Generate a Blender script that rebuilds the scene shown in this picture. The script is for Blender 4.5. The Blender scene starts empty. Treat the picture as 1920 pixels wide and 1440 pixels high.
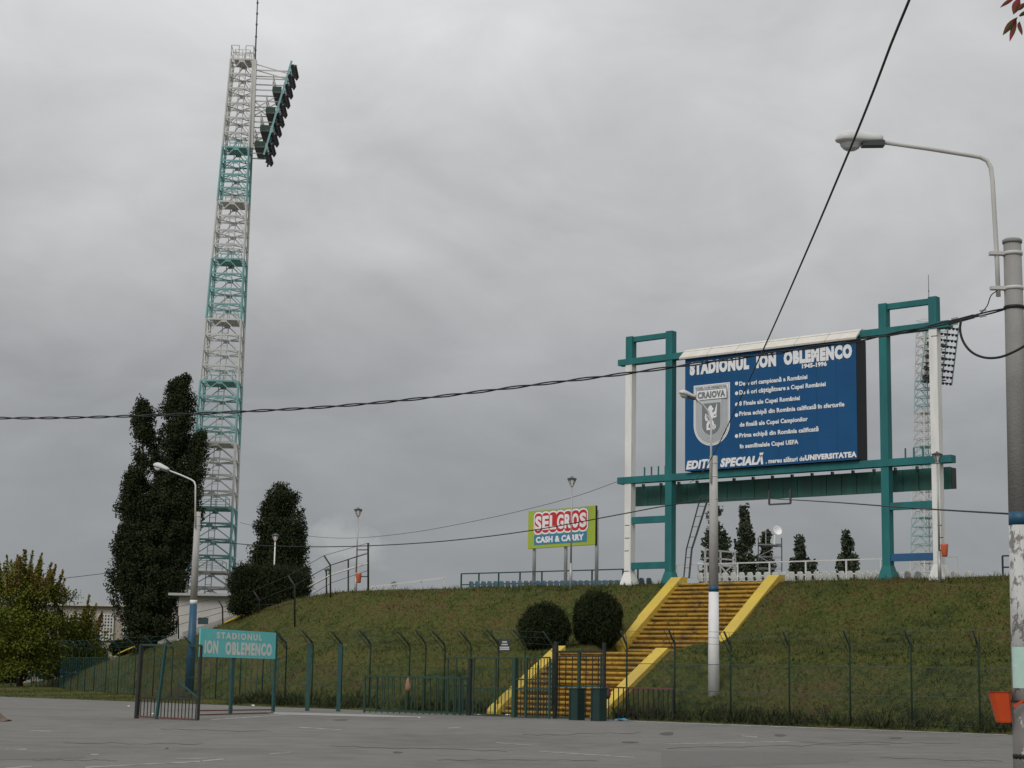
import bpy, math, random
import numpy as np
from mathutils import Vector, Matrix
random.seed(7); RNG = np.random.default_rng(11)
scene = bpy.context.scene
COL = scene.collection
# ------------------------------------------------------------------ camera
F_PX, HZ, ROLL, YAW, EYE = 3300.0, 1262.0, math.radians(1.05), math.radians(39.65), 1.6
TH = math.atan((HZ - 720) / F_PX)
fw = np.array([0, math.cos(TH), math.sin(TH)]); r0 = np.array([1.0, 0, 0]); u0 = np.array([0, -math.sin(TH), math.cos(TH)])
cr = math.cos(ROLL) * r0 + math.sin(ROLL) * u0
cu = -math.sin(ROLL) * r0 + math.cos(ROLL) * u0
cam_d = bpy.data.cameras.new('camera'); cam = bpy.data.objects.new('camera', cam_d); COL.objects.link(cam)
cam_d.sensor_width = 36; cam_d.lens = F_PX / 1920 * 36; cam_d.clip_end = 6000; cam_d.clip_start = 0.1
M4 = Matrix.Identity(4)
for i in range(3):
    M4[i][0] = cr[i]; M4[i][1] = cu[i]; M4[i][2] = -fw[i]
M4[2][3] = EYE
cam.matrix_world = M4
scene.camera = cam
# ------------------------------------------------------------------ sky: closed overcast
SUN_EL, SUN_AZ = math.radians(42), math.radians(-150)
world = bpy.data.worlds.new('World'); scene.world = world; world.use_nodes = True
nt = world.node_tree; nt.nodes.clear()
def N(tree, kind, **kw):
    n = tree.nodes.new(kind)
    for k, v in kw.items():
        if k in n.inputs: n.inputs[k].default_value = v
        else: setattr(n, k, v)
    return n
out = N(nt, 'ShaderNodeOutputWorld'); bg = N(nt, 'ShaderNodeBackground', Strength=1.0)
nt.links.new(bg.outputs[0], out.inputs[0])
tc = N(nt, 'ShaderNodeTexCoord'); sep = N(nt, 'ShaderNodeSeparateXYZ')
nt.links.new(tc.outputs['Generated'], sep.inputs[0])
def math_n(op, a, b=None, clamp=False):
    n = N(nt, 'ShaderNodeMath', operation=op); n.use_clamp = clamp
    for i, q in enumerate((a, b)):
        if q is None: continue
        if isinstance(q, (int, float)): n.inputs[i].default_value = q
        else: nt.links.new(q, n.inputs[i])
    return n.outputs[0]
zz = math_n('MAXIMUM', sep.outputs[2], 0.0)
den = math_n('ADD', zz, 0.30)
cx = math_n('DIVIDE', sep.outputs[0], den); cy = math_n('DIVIDE', sep.outputs[1], den)
comb = N(nt, 'ShaderNodeCombineXYZ'); nt.links.new(cx, comb.inputs[0]); nt.links.new(cy, comb.inputs[1])
def cloud_noise(scale, detail, rough, off, dist=0.0):
    mp = N(nt, 'ShaderNodeMapping'); mp.inputs['Location'].default_value = off
    mp.inputs['Rotation'].default_value = (0, 0, math.radians(-12)); mp.inputs['Scale'].default_value = (1.0, 0.85, 1)
    nt.links.new(comb.outputs[0], mp.inputs[0])
    n = N(nt, 'ShaderNodeTexNoise', Scale=scale, Detail=detail, Roughness=rough, Distortion=dist)
    nt.links.new(mp.outputs[0], n.inputs['Vector'])
    return n.outputs['Fac']
n1 = cloud_noise(2.4, 6, .5, (3.1, 1.7, 0), .7); n2 = cloud_noise(7.0, 8, .55, (7.3, 2.2, 0), .5)
ramp = N(nt, 'ShaderNodeValToRGB')
el = ramp.color_ramp.elements
stops = [(0.0, (.272, .288, .302)), (0.06, (.282, .296, .308)), (0.11, (.315, .322, .334)), (0.16, (.366, .372, .382)), (0.21, (.448, .452, .458)), (0.27, (.556, .558, .561)), (0.35, (.685, .686, .687)), (0.5, (.72, .72, .718)), (1.0, (.76, .76, .76))]
el[0].position, el[0].color = stops[0][0], (*stops[0][1], 1)
el[1].position, el[1].color = stops[-1][0], (*stops[-1][1], 1)
for p, c in stops[1:-1]:
    e = el.new(p); e.color = (*c, 1)
nt.links.new(zz, ramp.inputs[0])
mr1 = N(nt, 'ShaderNodeMapRange'); mr1.inputs['From Min'].default_value = .28; mr1.inputs['From Max'].default_value = .72
mr1.inputs['To Min'].default_value = .84; mr1.inputs['To Max'].default_value = 1.17; nt.links.new(n1, mr1.inputs[0])
mr2 = N(nt, 'ShaderNodeMapRange'); mr2.inputs['From Min'].default_value = .3; mr2.inputs['From Max'].default_value = .7
mr2.inputs['To Min'].default_value = .93; mr2.inputs['To Max'].default_value = 1.07; nt.links.new(n2, mr2.inputs[0])
m12 = math_n('MULTIPLY', mr1.outputs[0], mr2.outputs[0])
# the thick deck flattens towards the horizon
flat = N(nt, 'ShaderNodeMapRange'); flat.inputs['From Min'].default_value = 0.0; flat.inputs['From Max'].default_value = .16
flat.inputs['To Min'].default_value = 0.15; flat.inputs['To Max'].default_value = 1.0; nt.links.new(zz, flat.inputs[0])
dev = math_n('ADD', math_n('MULTIPLY', math_n('SUBTRACT', m12, 1.0), flat.outputs[0]), 1.0)
mul = N(nt, 'ShaderNodeVectorMath', operation='SCALE'); nt.links.new(ramp.outputs[0], mul.inputs[0]); nt.links.new(dev, mul.inputs['Scale'])
sky = N(nt, 'ShaderNodeTexSky'); sky.sky_type = 'NISHITA'; sky.sun_disc = False
sky.sun_elevation = SUN_EL; sky.sun_rotation = SUN_AZ
cd0 = fw * F_PX + cr * (652 - 960) + cu * (720 - 1022); cd0 = cd0 / np.linalg.norm(cd0)
dotn = N(nt, 'ShaderNodeVectorMath', operation='SUBTRACT'); nt.links.new(tc.outputs['Generated'], dotn.inputs[0]); dotn.inputs[1].default_value = tuple(cd0)
cmap = N(nt, 'ShaderNodeMapping'); cmap.inputs['Scale'].default_value = (42, 42, 75); nt.links.new(dotn.outputs[0], cmap.inputs[0])
clen = N(nt, 'ShaderNodeVectorMath', operation='LENGTH'); nt.links.new(cmap.outputs[0], clen.inputs[0])
cno = N(nt, 'ShaderNodeTexNoise', Scale=55, Detail=6, Roughness=.6); nt.links.new(tc.outputs['Generated'], cno.inputs['Vector'])
cpuff = N(nt, 'ShaderNodeMapRange'); cpuff.inputs['From Min'].default_value = 1.05; cpuff.inputs['From Max'].default_value = .35; cpuff.inputs['To Max'].default_value = .55
nt.links.new(math_n('ADD', clen.outputs['Value'], math_n('MULTIPLY', math_n('SUBTRACT', .5, cno.outputs['Fac']), 2.2)), cpuff.inputs[0])
pmix = N(nt, 'ShaderNodeMix', data_type='RGBA'); nt.links.new(cpuff.outputs[0], pmix.inputs[0]); nt.links.new(mul.outputs[0], pmix.inputs[6]); pmix.inputs[7].default_value = (.46, .465, .47, 1)
skys = N(nt, 'ShaderNodeVectorMath', operation='SCALE'); skys.inputs['Scale'].default_value = .07; nt.links.new(sky.outputs[0], skys.inputs[0])
mixs = N(nt, 'ShaderNodeMix', data_type='RGBA'); mixs.inputs[0].default_value = .06
nt.links.new(pmix.outputs[2], mixs.inputs[6]); nt.links.new(skys.outputs[0], mixs.inputs[7])
nt.links.new(mixs.outputs[2], bg.inputs[0])
# ------------------------------------------------------------------ sun through the cloud deck
sd = bpy.data.lights.new('sun', 'SUN'); sd.energy = 1.4; sd.angle = math.radians(28); sd.color = (1, .97, .93)
so = bpy.data.objects.new('sun', sd); COL.objects.link(so)
so.rotation_euler = (math.pi / 2 - SUN_EL, 0, math.radians(-30)); so.location = (0, 0, 80)
vs = scene.view_settings; vs.view_transform = 'Standard'; vs.look = 'None'; vs.exposure = 0.0; vs.gamma = 1.0
vs.use_curve_mapping = False

# ------------------------------------------------------------------ survey helpers (photo bearing -> place on the ground)
UU = np.array([math.cos(YAW), -math.sin(YAW), 0]); VV = np.array([math.sin(YAW), math.cos(YAW), 0])   # along / into the stadium
EYEP = np.array([0, 0, EYE])
def ray(x, y): return fw * F_PX + cr * (x - 960) + cu * (720 - y)
def aY(x, y, Y): d = ray(x, y); return EYEP + d * (Y / d[1])
def aZ(x, y, z): d = ray(x, y); return EYEP + d * ((z - EYE) / d[2])
def aV(x, y, v): d = ray(x, y); return EYEP + d * (v / (d @ VV))
def W(s, v, z=0.0): return UU * s + VV * v + np.array([0, 0, z])
def sx(x, v, y=1280): return float(aV(x, y, v) @ UU)
def bearing(x, y=1280): d = ray(x, y); return d[0] / d[1]
def on_line(x, A, B, y):                     # ray through (x,y) met with the vertical plane over plan line A-B
    d = ray(x, y); n = np.array([-(B[1] - A[1]), B[0] - A[0], 0])
    return EYEP + d * ((np.array([A[0], A[1], 0]) @ n) / (d @ n))

# ------------------------------------------------------------------ materials
MATS = {}
def ramp_set(r, stops):
    e = r.color_ramp.elements
    e[0].position, e[0].color = stops[0][0], (*stops[0][1], 1)
    e[1].position, e[1].color = stops[-1][0], (*stops[-1][1], 1)
    for p, c in stops[1:-1]:
        k = e.new(p); k.color = (*c, 1)
def mat(name, col, rough=.6, var=.12, scale=4.0, dirt=None, dirt_amt=.45, dirt_scale=1.5, stretch=1.0, metal=0.0, bump=0.0, bump_scale=30, spec=.4, chips=None, chip_scale=9, chip_t=.58, transl=0.0):
    m = bpy.data.materials.new(name); m.use_nodes = True; t = m.node_tree; b = t.nodes['Principled BSDF']
    g = N(t, 'ShaderNodeNewGeometry')
    mp = N(t, 'ShaderNodeMapping'); mp.inputs['Scale'].default_value = (1, 1, 1 / stretch); t.links.new(g.outputs['Position'], mp.inputs[0])
    n = N(t, 'ShaderNodeTexNoise', Scale=scale, Detail=5, Roughness=.6); t.links.new(mp.outputs[0], n.inputs['Vector'])
    r = N(t, 'ShaderNodeValToRGB'); c = np.array(col)
    ramp_set(r, [(.25, tuple(c * (1 - var))), (.75, tuple(np.minimum(c * (1 + var), .95)))]); t.links.new(n.outputs['Fac'], r.inputs[0])
    o = r.outputs[0]
    def over(o, colour, sc, lo, hi, detail=6, amt=1.0):
        nn = N(t, 'ShaderNodeTexNoise', Scale=sc, Detail=detail, Roughness=.65); t.links.new(mp.outputs[0], nn.inputs['Vector'])
        k = N(t, 'ShaderNodeMapRange'); k.inputs['From Min'].default_value = lo; k.inputs['From Max'].default_value = hi
        k.inputs['To Max'].default_value = amt; t.links.new(nn.outputs['Fac'], k.inputs[0])
        mx = N(t, 'ShaderNodeMix', data_type='RGBA'); t.links.new(k.outputs[0], mx.inputs[0]); t.links.new(o, mx.inputs[6]); mx.inputs[7].default_value = (*colour, 1)
        return mx.outputs[2]
    if dirt is not None: o = over(o, dirt, dirt_scale, .42, .72, amt=dirt_amt)
    if chips is not None: o = over(o, chips, chip_scale, chip_t, chip_t + .05)
    t.links.new(o, b.inputs['Base Color'])
    b.inputs['Roughness'].default_value = rough; b.inputs['Metallic'].default_value = metal; b.inputs['Specular IOR Level'].default_value = spec
    if bump:
        nb = N(t, 'ShaderNodeTexNoise', Scale=bump_scale, Detail=4); t.links.new(g.outputs['Position'], nb.inputs['Vector'])
        bp = N(t, 'ShaderNodeBump', Strength=bump, Distance=.02); t.links.new(nb.outputs['Fac'], bp.inputs['Height']); t.links.new(bp.outputs[0], b.inputs['Normal'])
    MATS[name] = m; return m
def ground_mat(name, stops, sc1, sc2, fine=(.8, 1.2), fine_scale=40, rough=.95, bump=.6, bump_scale=25):
    m = bpy.data.materials.new(name); m.use_nodes = True; t = m.node_tree; b = t.nodes['Principled BSDF']
    g = N(t, 'ShaderNodeNewGeometry')
    a = N(t, 'ShaderNodeTexNoise', Scale=sc1, Detail=6, Roughness=.62, Distortion=.4); t.links.new(g.outputs['Position'], a.inputs['Vector'])
    c = N(t, 'ShaderNodeTexNoise', Scale=sc2, Detail=6, Roughness=.6); t.links.new(g.outputs['Position'], c.inputs['Vector'])
    mm = N(t, 'ShaderNodeMath', operation='ADD'); t.links.new(a.outputs['Fac'], mm.inputs[0]); t.links.new(c.outputs['Fac'], mm.inputs[1])
    hh = N(t, 'ShaderNodeMath', operation='MULTIPLY'); t.links.new(mm.outputs[0], hh.inputs[0]); hh.inputs[1].default_value = .5
    r = N(t, 'ShaderNodeValToRGB'); ramp_set(r, stops); t.links.new(hh.outputs[0], r.inputs[0])
    f = N(t, 'ShaderNodeTexNoise', Scale=fine_scale, Detail=3); t.links.new(g.outputs['Position'], f.inputs['Vector'])
    k = N(t, 'ShaderNodeMapRange'); k.inputs['From Min'].default_value = .3; k.inputs['From Max'].default_value = .7
    k.inputs['To Min'].default_value = fine[0]; k.inputs['To Max'].default_value = fine[1]; t.links.new(f.outputs['Fac'], k.inputs[0])
    s = N(t, 'ShaderNodeVectorMath', operation='SCALE'); t.links.new(r.outputs[0], s.inputs[0]); t.links.new(k.outputs[0], s.inputs['Scale'])
    t.links.new(s.outputs[0], b.inputs['Base Color']); b.inputs['Roughness'].default_value = rough; b.inputs['Specular IOR Level'].default_value = .2
    nb = N(t, 'ShaderNodeTexNoise', Scale=bump_scale, Detail=4); t.links.new(g.outputs['Position'], nb.inputs['Vector'])
    bp = N(t, 'ShaderNodeBump', Strength=bump, Distance=.03); t.links.new(nb.outputs['Fac'], bp.inputs['Height']); t.links.new(bp.outputs[0], b.inputs['Normal'])
    MATS[name] = m; return m
def leaf_mat(name, stops, sc=.9, fine=7):
    m = bpy.data.materials.new(name); m.use_nodes = True; t = m.node_tree; b = t.nodes['Principled BSDF']
    g = N(t, 'ShaderNodeNewGeometry')
    a = N(t, 'ShaderNodeTexNoise', Scale=sc, Detail=3); t.links.new(g.outputs['Position'], a.inputs['Vector'])
    c = N(t, 'ShaderNodeTexNoise', Scale=fine, Detail=2); t.links.new(g.outputs['Position'], c.inputs['Vector'])
    mm = N(t, 'ShaderNodeMath', operation='ADD'); t.links.new(a.outputs['Fac'], mm.inputs[0]); t.links.new(c.outputs['Fac'], mm.inputs[1])
    hh = N(t, 'ShaderNodeMath', operation='MULTIPLY'); t.links.new(mm.outputs[0], hh.inputs[0]); hh.inputs[1].default_value = .5
    r = N(t, 'ShaderNodeValToRGB'); ramp_set(r, stops); t.links.new(hh.outputs[0], r.inputs[0])
    t.links.new(r.outputs[0], b.inputs['Base Color']); b.inputs['Roughness'].default_value = .8; b.inputs['Specular IOR Level'].default_value = .08
    MATS[name] = m; return m
ground_mat('asphalt', [(.3, (.115, .11, .102)), (.42, (.145, .14, .13)), (.52, (.17, .165, .153)), (.60, (.185, .178, .166)), (.72, (.215, .207, .193))], .13, 1.1, fine=(.86, 1.14), fine_scale=38, rough=.9, bump=.35, bump_scale=45)
TURF = [(.34, (.022, .032, .009)), (.42, (.039, .051, .011)), (.48, (.058, .068, .014)), (.54, (.069, .069, .017)), (.60, (.076, .061, .020)), (.68, (.086, .050, .022))]
ground_mat('turf', TURF, .24, 1.7, fine=(.7, 1.3), fine_scale=7, bump=1.0, bump_scale=6)
ground_mat('blades', [(p, tuple(1.12 * k for k in c)) for p, c in TURF], .24, 1.7, fine=(.8, 1.25), fine_scale=6, bump=0.0)
ground_mat('weeds', [(.35, (.016, .024, .008)), (.65, (.036, .042, .014))], .5, 2.5, fine=(.6, 1.4), fine_scale=14, bump=0.0)
def soft_normal(name, n):
    t = MATS[name].node_tree; b = t.nodes['Principled BSDF']; g = N(t, 'ShaderNodeNewGeometry'); mx = N(t, 'ShaderNodeMix', data_type='VECTOR')
    mx.inputs[0].default_value = .75; t.links.new(g.outputs['Normal'], mx.inputs[4]); mx.inputs[5].default_value = n; t.links.new(mx.outputs[1], b.inputs['Normal'])
for k in ('blades', 'weeds'): soft_normal(k, (-.26, -.32, .91))
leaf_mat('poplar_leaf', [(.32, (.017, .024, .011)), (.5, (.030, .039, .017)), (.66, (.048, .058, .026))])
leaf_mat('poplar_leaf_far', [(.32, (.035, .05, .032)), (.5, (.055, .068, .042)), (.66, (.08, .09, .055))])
leaf_mat('maple_leaf', [(.32, (.045, .062, .010)), (.46, (.10, .122, .018)), (.6, (.15, .16, .026)), (.7, (.17, .15, .03))], sc=.7, fine=3)
leaf_mat('shoot_leaf', [(.32, (.105, .125, .02)), (.48, (.15, .145, .028)), (.57, (.17, .115, .03)), (.66, (.19, .07, .035))], sc=.9, fine=4)
leaf_mat('bush_leaf', [(.32, (.013, .019, .008)), (.5, (.022, .030, .012)), (.66, (.036, .045, .018))])
leaf_mat('branch_leaf', [(.3, (.03, .05, .012)), (.44, (.06, .06, .02)), (.52, (.15, .03, .03)), (.62, (.22, .03, .05))], sc=14, fine=30)
mat('bark', (.045, .038, .03), .9, .35, 8, stretch=3)
mat('concrete_pole', (.27, .262, .25), .85, .14, 5, dirt=(.2, .195, .185), dirt_amt=.6, dirt_scale=3, stretch=3, bump=.3)
mat('concrete_light', (.44, .43, .41), .85, .12, 5, dirt=(.30, .29, .275), dirt_amt=.5, dirt_scale=3, stretch=3, bump=.2)
mat('concrete', (.30, .29, .275), .9, .12, 3, dirt=(.27, .26, .24), dirt_amt=.5, dirt_scale=1.2)
mat('pole_foot', (.17, .162, .155), .85, .15, 6, stretch=2, chips=(.46, .46, .45), chip_scale=7, chip_t=.58)
mat('chipped_white', (.50, .51, .497), .7, .08, 6, dirt=(.44, .43, .41), dirt_amt=.6, dirt_scale=5, chips=(.17, .158, .15), chip_scale=8, chip_t=.52, stretch=1.5)
mat('white_band', (.72, .72, .71), .6, .06, 5, dirt=(.5, .49, .47), dirt_amt=.4, dirt_scale=3, stretch=4)
mat('blue_band', (.012, .074, .135), .5, .12, 6, dirt=(.05, .1, .17), dirt_amt=.5, dirt_scale=4)
mat('white_column', (.76, .76, .73), .6, .06, 3, dirt=(.42, .40, .36), dirt_amt=.45, dirt_scale=1.4, stretch=5)
mat('teal_column', (.024, .160, .160), .6, spec=.2, var=.16, scale=2.5, dirt=(.03, .105, .125), dirt_amt=.7, dirt_scale=1.0, stretch=4)
mat('green_panel', (.026, .125, .105), .55, .2, 3, dirt=(.05, .06, .05), dirt_amt=.55, dirt_scale=1.6, stretch=6)
mat('blue_bar', (.025, .10, .22), .5, .1, 3)
mat('white_steel', (.56, .555, .53), .6, .10, 2, dirt=(.36, .34, .31), dirt_amt=.45, dirt_scale=1.6, stretch=2)
mat('teal_steel', (.19, .40, .385), .6, .16, 2, dirt=(.20, .31, .32), dirt_amt=.6, dirt_scale=1.2, stretch=2)
mat('dark_steel', (.07, .075, .075), .5, .2, 4)
mat('lamp_dark', (.055, .045, .055), .35, .2, 6)
mat('fence_green', (.020, .058, .040), .7, .22, 3, dirt=(.05, .05, .035), dirt_amt=.5, dirt_scale=5)
mat('fence_teal', (.018, .072, .068), .7, .2, 3, dirt=(.03, .06, .06), dirt_amt=.5, dirt_scale=4)
mat('fence_dark', (.016, .024, .022), .55, .2, 4, dirt=(.09, .05, .03), dirt_amt=.4, dirt_scale=5)
mat('pillar_green', (.014, .038, .034), .45, .15, 3)
mat('rust_rail', (.13, .05, .04), .7, .25, 5)
mat('wire_steel', (.06, .075, .07), .5, .15, 4)
mat('step_yellow', (.41, .25, .034), .85, .25, 6, dirt=(.14, .09, .036), dirt_amt=.95, dirt_scale=1.3, bump=.6, chips=(.085, .068, .048), chip_scale=5, chip_t=.575)
mat('step_core', (.05, .033, .017), .9, .3, 4)
mat('wall_yellow', (.60, .43, .055), .7, .12, 3, dirt=(.44, .33, .10), dirt_amt=.75, dirt_scale=1.5, bump=.3, chips=(.26, .22, .15), chip_scale=4.5, chip_t=.64)
mat('banner_blue', (.011, .078, .205), .6, .10, .8, spec=.2, dirt=(.013, .088, .20), dirt_amt=.6, dirt_scale=.6)
mat('banner_white', (.78, .79, .80), .5, .03, 3)
mat('crest_grey', (.18, .20, .21), .5, .05, 4)
mat('crest_light', (.52, .55, .56), .5, .05, 4)
mat('board_black', (.006, .007, .008), .6, .2, 3)
mat('cap_cream', (.66, .63, .57), .55, .06, 3, dirt=(.45, .42, .37), dirt_amt=.4, dirt_scale=2)
mat('lime', (.36, .45, .05), .5, .04, 2)
mat('logo_red', (.55, .025, .028), .5, .05, 3)
mat('logo_blue', (.05, .22, .36), .5, .05, 3)
mat('logo_white', (.82, .82, .82), .5, .02, 3)
mat('sign_teal', (.165, .60, .60), .6, .06, 2, spec=.2, dirt=(.15, .50, .52), dirt_amt=.4, dirt_scale=3)
mat('sign_letter', (.72, .73, .68), .6, .08, 4)
mat('galvanised', (.36, .37, .37), .45, .1, 4, metal=.3)
mat('lamp_grey', (.58, .585, .57), .45, .05, 4)
mat('lamp_under', (.05, .052, .055), .5, .1, 4)
mat('seat_blue', (.085, .145, .19), .5, .12, 3)
mat('seat_white', (.50, .51, .48), .55, .08, 3)
mat('orange_plastic', (.50, .06, .01), .4, .07, 4)
mat('bin_salmon', (.50, .11, .045), .45, .1, 6)
mat('kiosk_wall', (.50, .48, .455), .85, .06, 1.5, dirt=(.33, .31, .29), dirt_amt=.5, dirt_scale=.8)
mat('roof_edge', (.40, .39, .38), .8, .1, 2)
mat('window_dark', (.04, .07, .075), .2, .2, 2)
mat('building_beige', (.34, .30, .25), .85, .08, 1)
mat('lattice_light', (.50, .49, .46), .8, .06, 2)
mat('soil', (.13, .10, .075), .95, .25, 2, bump=.6)
mat('cable', (.012, .012, .013), .6, .1, 5)
mat('paper', (.72, .72, .70), .8, .08, 20)
mat('blue_plastic', (.03, .30, .52), .35, .1, 20)
mat('bag_brown', (.27, .155, .10), .8, .15, 6)
mat('bag_maroon', (.12, .045, .045), .8, .2, 6)
mat('poster_green', (.42, .60, .53), .7, .08, 9, chips=(.6, .61, .6), chip_scale=11, chip_t=.6)
mat('marking', (.30, .292, .275), .85, .06, 6, chips=(.165, .16, .149), chip_scale=2.6, chip_t=.49)
mat('patch', (.128, .123, .115), .9, .08, 3)
mat('stain', (.07, .066, .06), .85, .1, 6)
mat('dish_white', (.8, .8, .8), .5, .03, 2)
mg = bpy.data.materials.new('lens_glass'); mg.use_nodes = True
bb = mg.node_tree.nodes['Principled BSDF']; bb.inputs['Base Color'].default_value = (.75, .77, .76, 1); bb.inputs['Roughness'].default_value = .12; bb.inputs['Transmission Weight'].default_value = .65
MATS['lens_glass'] = mg

# ------------------------------------------------------------------ object helpers
BASE = {}
def link(o, parent=None):
    COL.objects.link(o)
    if parent is not None: o.parent = parent
    return o
def thing(name, label, cat, loc, group=None):
    o = bpy.data.objects.new(name, None); link(o); loc = np.array(loc, float)
    o.location = loc; o.empty_display_size = .3; BASE[o] = loc
    o['label'] = label; o['category'] = cat
    if group: o['group'] = group
    return o
def tag(o, label, cat, group=None):
    o['label'] = label; o['category'] = cat
    if group: o['group'] = group
    return o
def base_of(p): return BASE.get(p, np.zeros(3))
class MB:
    def __init__(s): s.v = []; s.f = []
    def add(s, vs, fs):
        n = len(s.v); s.v.extend([tuple(map(float, p)) for p in vs]); s.f.extend([tuple(i + n for i in f) for f in fs]); return s
    def hexa(s, b, t):   # 4 bottom, 4 top
        return s.add(list(b) + list(t), [(3, 2, 1, 0), (4, 5, 6, 7), (0, 1, 5, 4), (1, 2, 6, 5), (2, 3, 7, 6), (3, 0, 4, 7)])
    def box(s, c, ax, ay, az):   # centre and half-axes
        c, ax, ay, az = (np.array(q, float) for q in (c, ax, ay, az))
        return s.hexa([c - ax - ay - az, c + ax - ay - az, c + ax + ay - az, c - ax + ay - az], [c - ax - ay + az, c + ax - ay + az, c + ax + ay + az, c - ax + ay + az])
    def sv(s, s0, s1, v0, v1, z0, z1):   # box in stadium axes
        return s.hexa([W(s0, v0, z0), W(s1, v0, z0), W(s1, v1, z0), W(s0, v1, z0)], [W(s0, v0, z1), W(s1, v0, z1), W(s1, v1, z1), W(s0, v1, z1)])
    def bar(s, p, q, w, h=None, up=(0, 0, 1)):
        p = np.array(p, float); q = np.array(q, float); h = w if h is None else h; d = q - p; L = np.linalg.norm(d); d = d / L
        up = np.array(up, float)
        if abs(d @ up) > .98: up = UU.copy()
        sd_ = np.cross(d, up); sd_ /= np.linalg.norm(sd_); u2 = np.cross(sd_, d)
        return s.box((p + q) / 2, d * L / 2, sd_ * w / 2, u2 * h / 2)
    def tube(s, path, r, n=8, cap=True):
        path = [np.array(p, float) for p in path]; rs = r if hasattr(r, '__len__') else [r] * len(path)
        base = len(s.v); prev = None
        for i, p in enumerate(path):
            d = path[min(i + 1, len(path) - 1)] - path[max(i - 1, 0)]; d /= np.linalg.norm(d)
            a = np.array([0, 0, 1.0]) if abs(d[2]) < .9 else np.array([1.0, 0, 0])
            if prev is not None: a = prev
            sd_ = a - d * (a @ d); sd_ /= np.linalg.norm(sd_); prev = sd_; u2 = np.cross(d, sd_)
            for k in range(n):
                t = 2 * math.pi * k / n; s.v.append(tuple(p + rs[i] * (math.cos(t) * sd_ + math.sin(t) * u2)))
        for i in range(len(path) - 1):
            for k in range(n):
                a = base + i * n + k; b = base + i * n + (k + 1) % n; s.f.append((a, b, b + n, a + n))
        if cap:
            s.f.append(tuple(base + k for k in range(n))[::-1]); e = base + (len(path) - 1) * n; s.f.append(tuple(e + k for k in range(n)))
        return s
    def prism(s, poly, d):       # polygon of 3d points extruded by vector d
        poly = [np.array(p, float) for p in poly]; d = np.array(d, float); n = len(poly)
        return s.add(poly + [p + d for p in poly], [tuple(range(n))[::-1], tuple(range(n, 2 * n))] + [(i, (i + 1) % n, (i + 1) % n + n, i + n) for i in range(n)])
    def lathe(s, prof, c, n=16, ax=None):   # profile of (r, h)
        c = np.array(c, float); base = len(s.v)
        ax = np.array([0, 0, 1.0]) if ax is None else np.array(ax, float) / np.linalg.norm(ax)
        a = np.array([1.0, 0, 0]) if abs(ax[0]) < .9 else np.array([0, 1.0, 0]); a = a - ax * (a @ ax); a /= np.linalg.norm(a); b = np.cross(ax, a)
        for r, h in prof:
            for k in range(n):
                t = 2 * math.pi * k / n; s.v.append(tuple(c + ax * h + r * (math.cos(t) * a + math.sin(t) * b)))
        for i in range(len(prof) - 1):
            for k in range(n):
                p = base + i * n + k; q = base + i * n + (k + 1) % n; s.f.append((p, q, q + n, p + n))
        s.f.append(tuple(base + k for k in range(n))[::-1]); e = base + (len(prof) - 1) * n; s.f.append(tuple(e + k for k in range(n)))
        return s
    def mesh(s, name, m, off=(0, 0, 0), smooth=False):
        me = bpy.data.meshes.new(name); o = np.array(off, float)
        me.from_pydata([tuple(np.array(p) - o) for p in s.v], [], s.f); me.update()
        if smooth: me.polygons.foreach_set('use_smooth', [True] * len(me.polygons))
        me.materials.append(MATS[m]); return me
    def build(s, name, m, parent=None, smooth=False):
        b = base_of(parent) if parent is not None else np.zeros(3)
        o = bpy.data.objects.new(name, s.mesh(name, m, b, smooth)); link(o, parent); BASE[o] = b
        return o
    def solo(s, name, m, label, cat, loc, group=None, smooth=False):
        loc = np.array(loc, float); o = bpy.data.objects.new(name, s.mesh(name, m, loc, smooth)); link(o); o.location = loc; BASE[o] = loc
        return tag(o, label, cat, group)
UNIT = {}
def unit(m, kind='box'):
    if (m, kind) not in UNIT:
        b = MB()
        if kind == 'box': b.box((0, 0, 0), (.5, 0, 0), (0, .5, 0), (0, 0, .5))
        else: b.tube([(-.5, 0, 0), (.5, 0, 0)], .5, 8)
        UNIT[(m, kind)] = b.mesh('bar_' + m, m, smooth=False)
    return UNIT[(m, kind)]
def bar(name, p, q, w, h, m, parent, kind='box', up=(0, 0, 1)):      # shared-mesh straight member as its own part
    p = np.array(p, float); q = np.array(q, float); d = q - p; L = np.linalg.norm(d); d = d / L; up = np.array(up, float)
    if abs(d @ up) > .98: up = UU.copy()
    s_ = np.cross(up, d); s_ /= np.linalg.norm(s_); u2 = np.cross(d, s_)
    o = bpy.data.objects.new(name, unit(m, kind)); link(o, parent)
    b = base_of(parent) if parent is not None else np.zeros(3); c = (p + q) / 2 - b
    mm = Matrix(((d[0], s_[0], u2[0]), (d[1], s_[1], u2[1]), (d[2], s_[2], u2[2])))
    o.location = c; o.rotation_mode = 'QUATERNION'; o.rotation_quaternion = mm.to_quaternion(); o.scale = (L, w, h)
    BASE[o] = np.array([np.nan] * 3)
    return o
def place(name, me, loc, parent, rotz=0.0, scale=1.0, tilt=None):
    o = bpy.data.objects.new(name, me); link(o, parent); o.location = np.array(loc, float) - (base_of(parent) if parent is not None else 0)
    o.rotation_euler = (0, 0, rotz); o.scale = (scale,) * 3
    return o
def copy_tree(o, parent=None):
    c = o.copy(); COL.objects.link(c); c.parent = parent
    for ch in list(o.children): copy_tree(ch, c)
    return c
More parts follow.
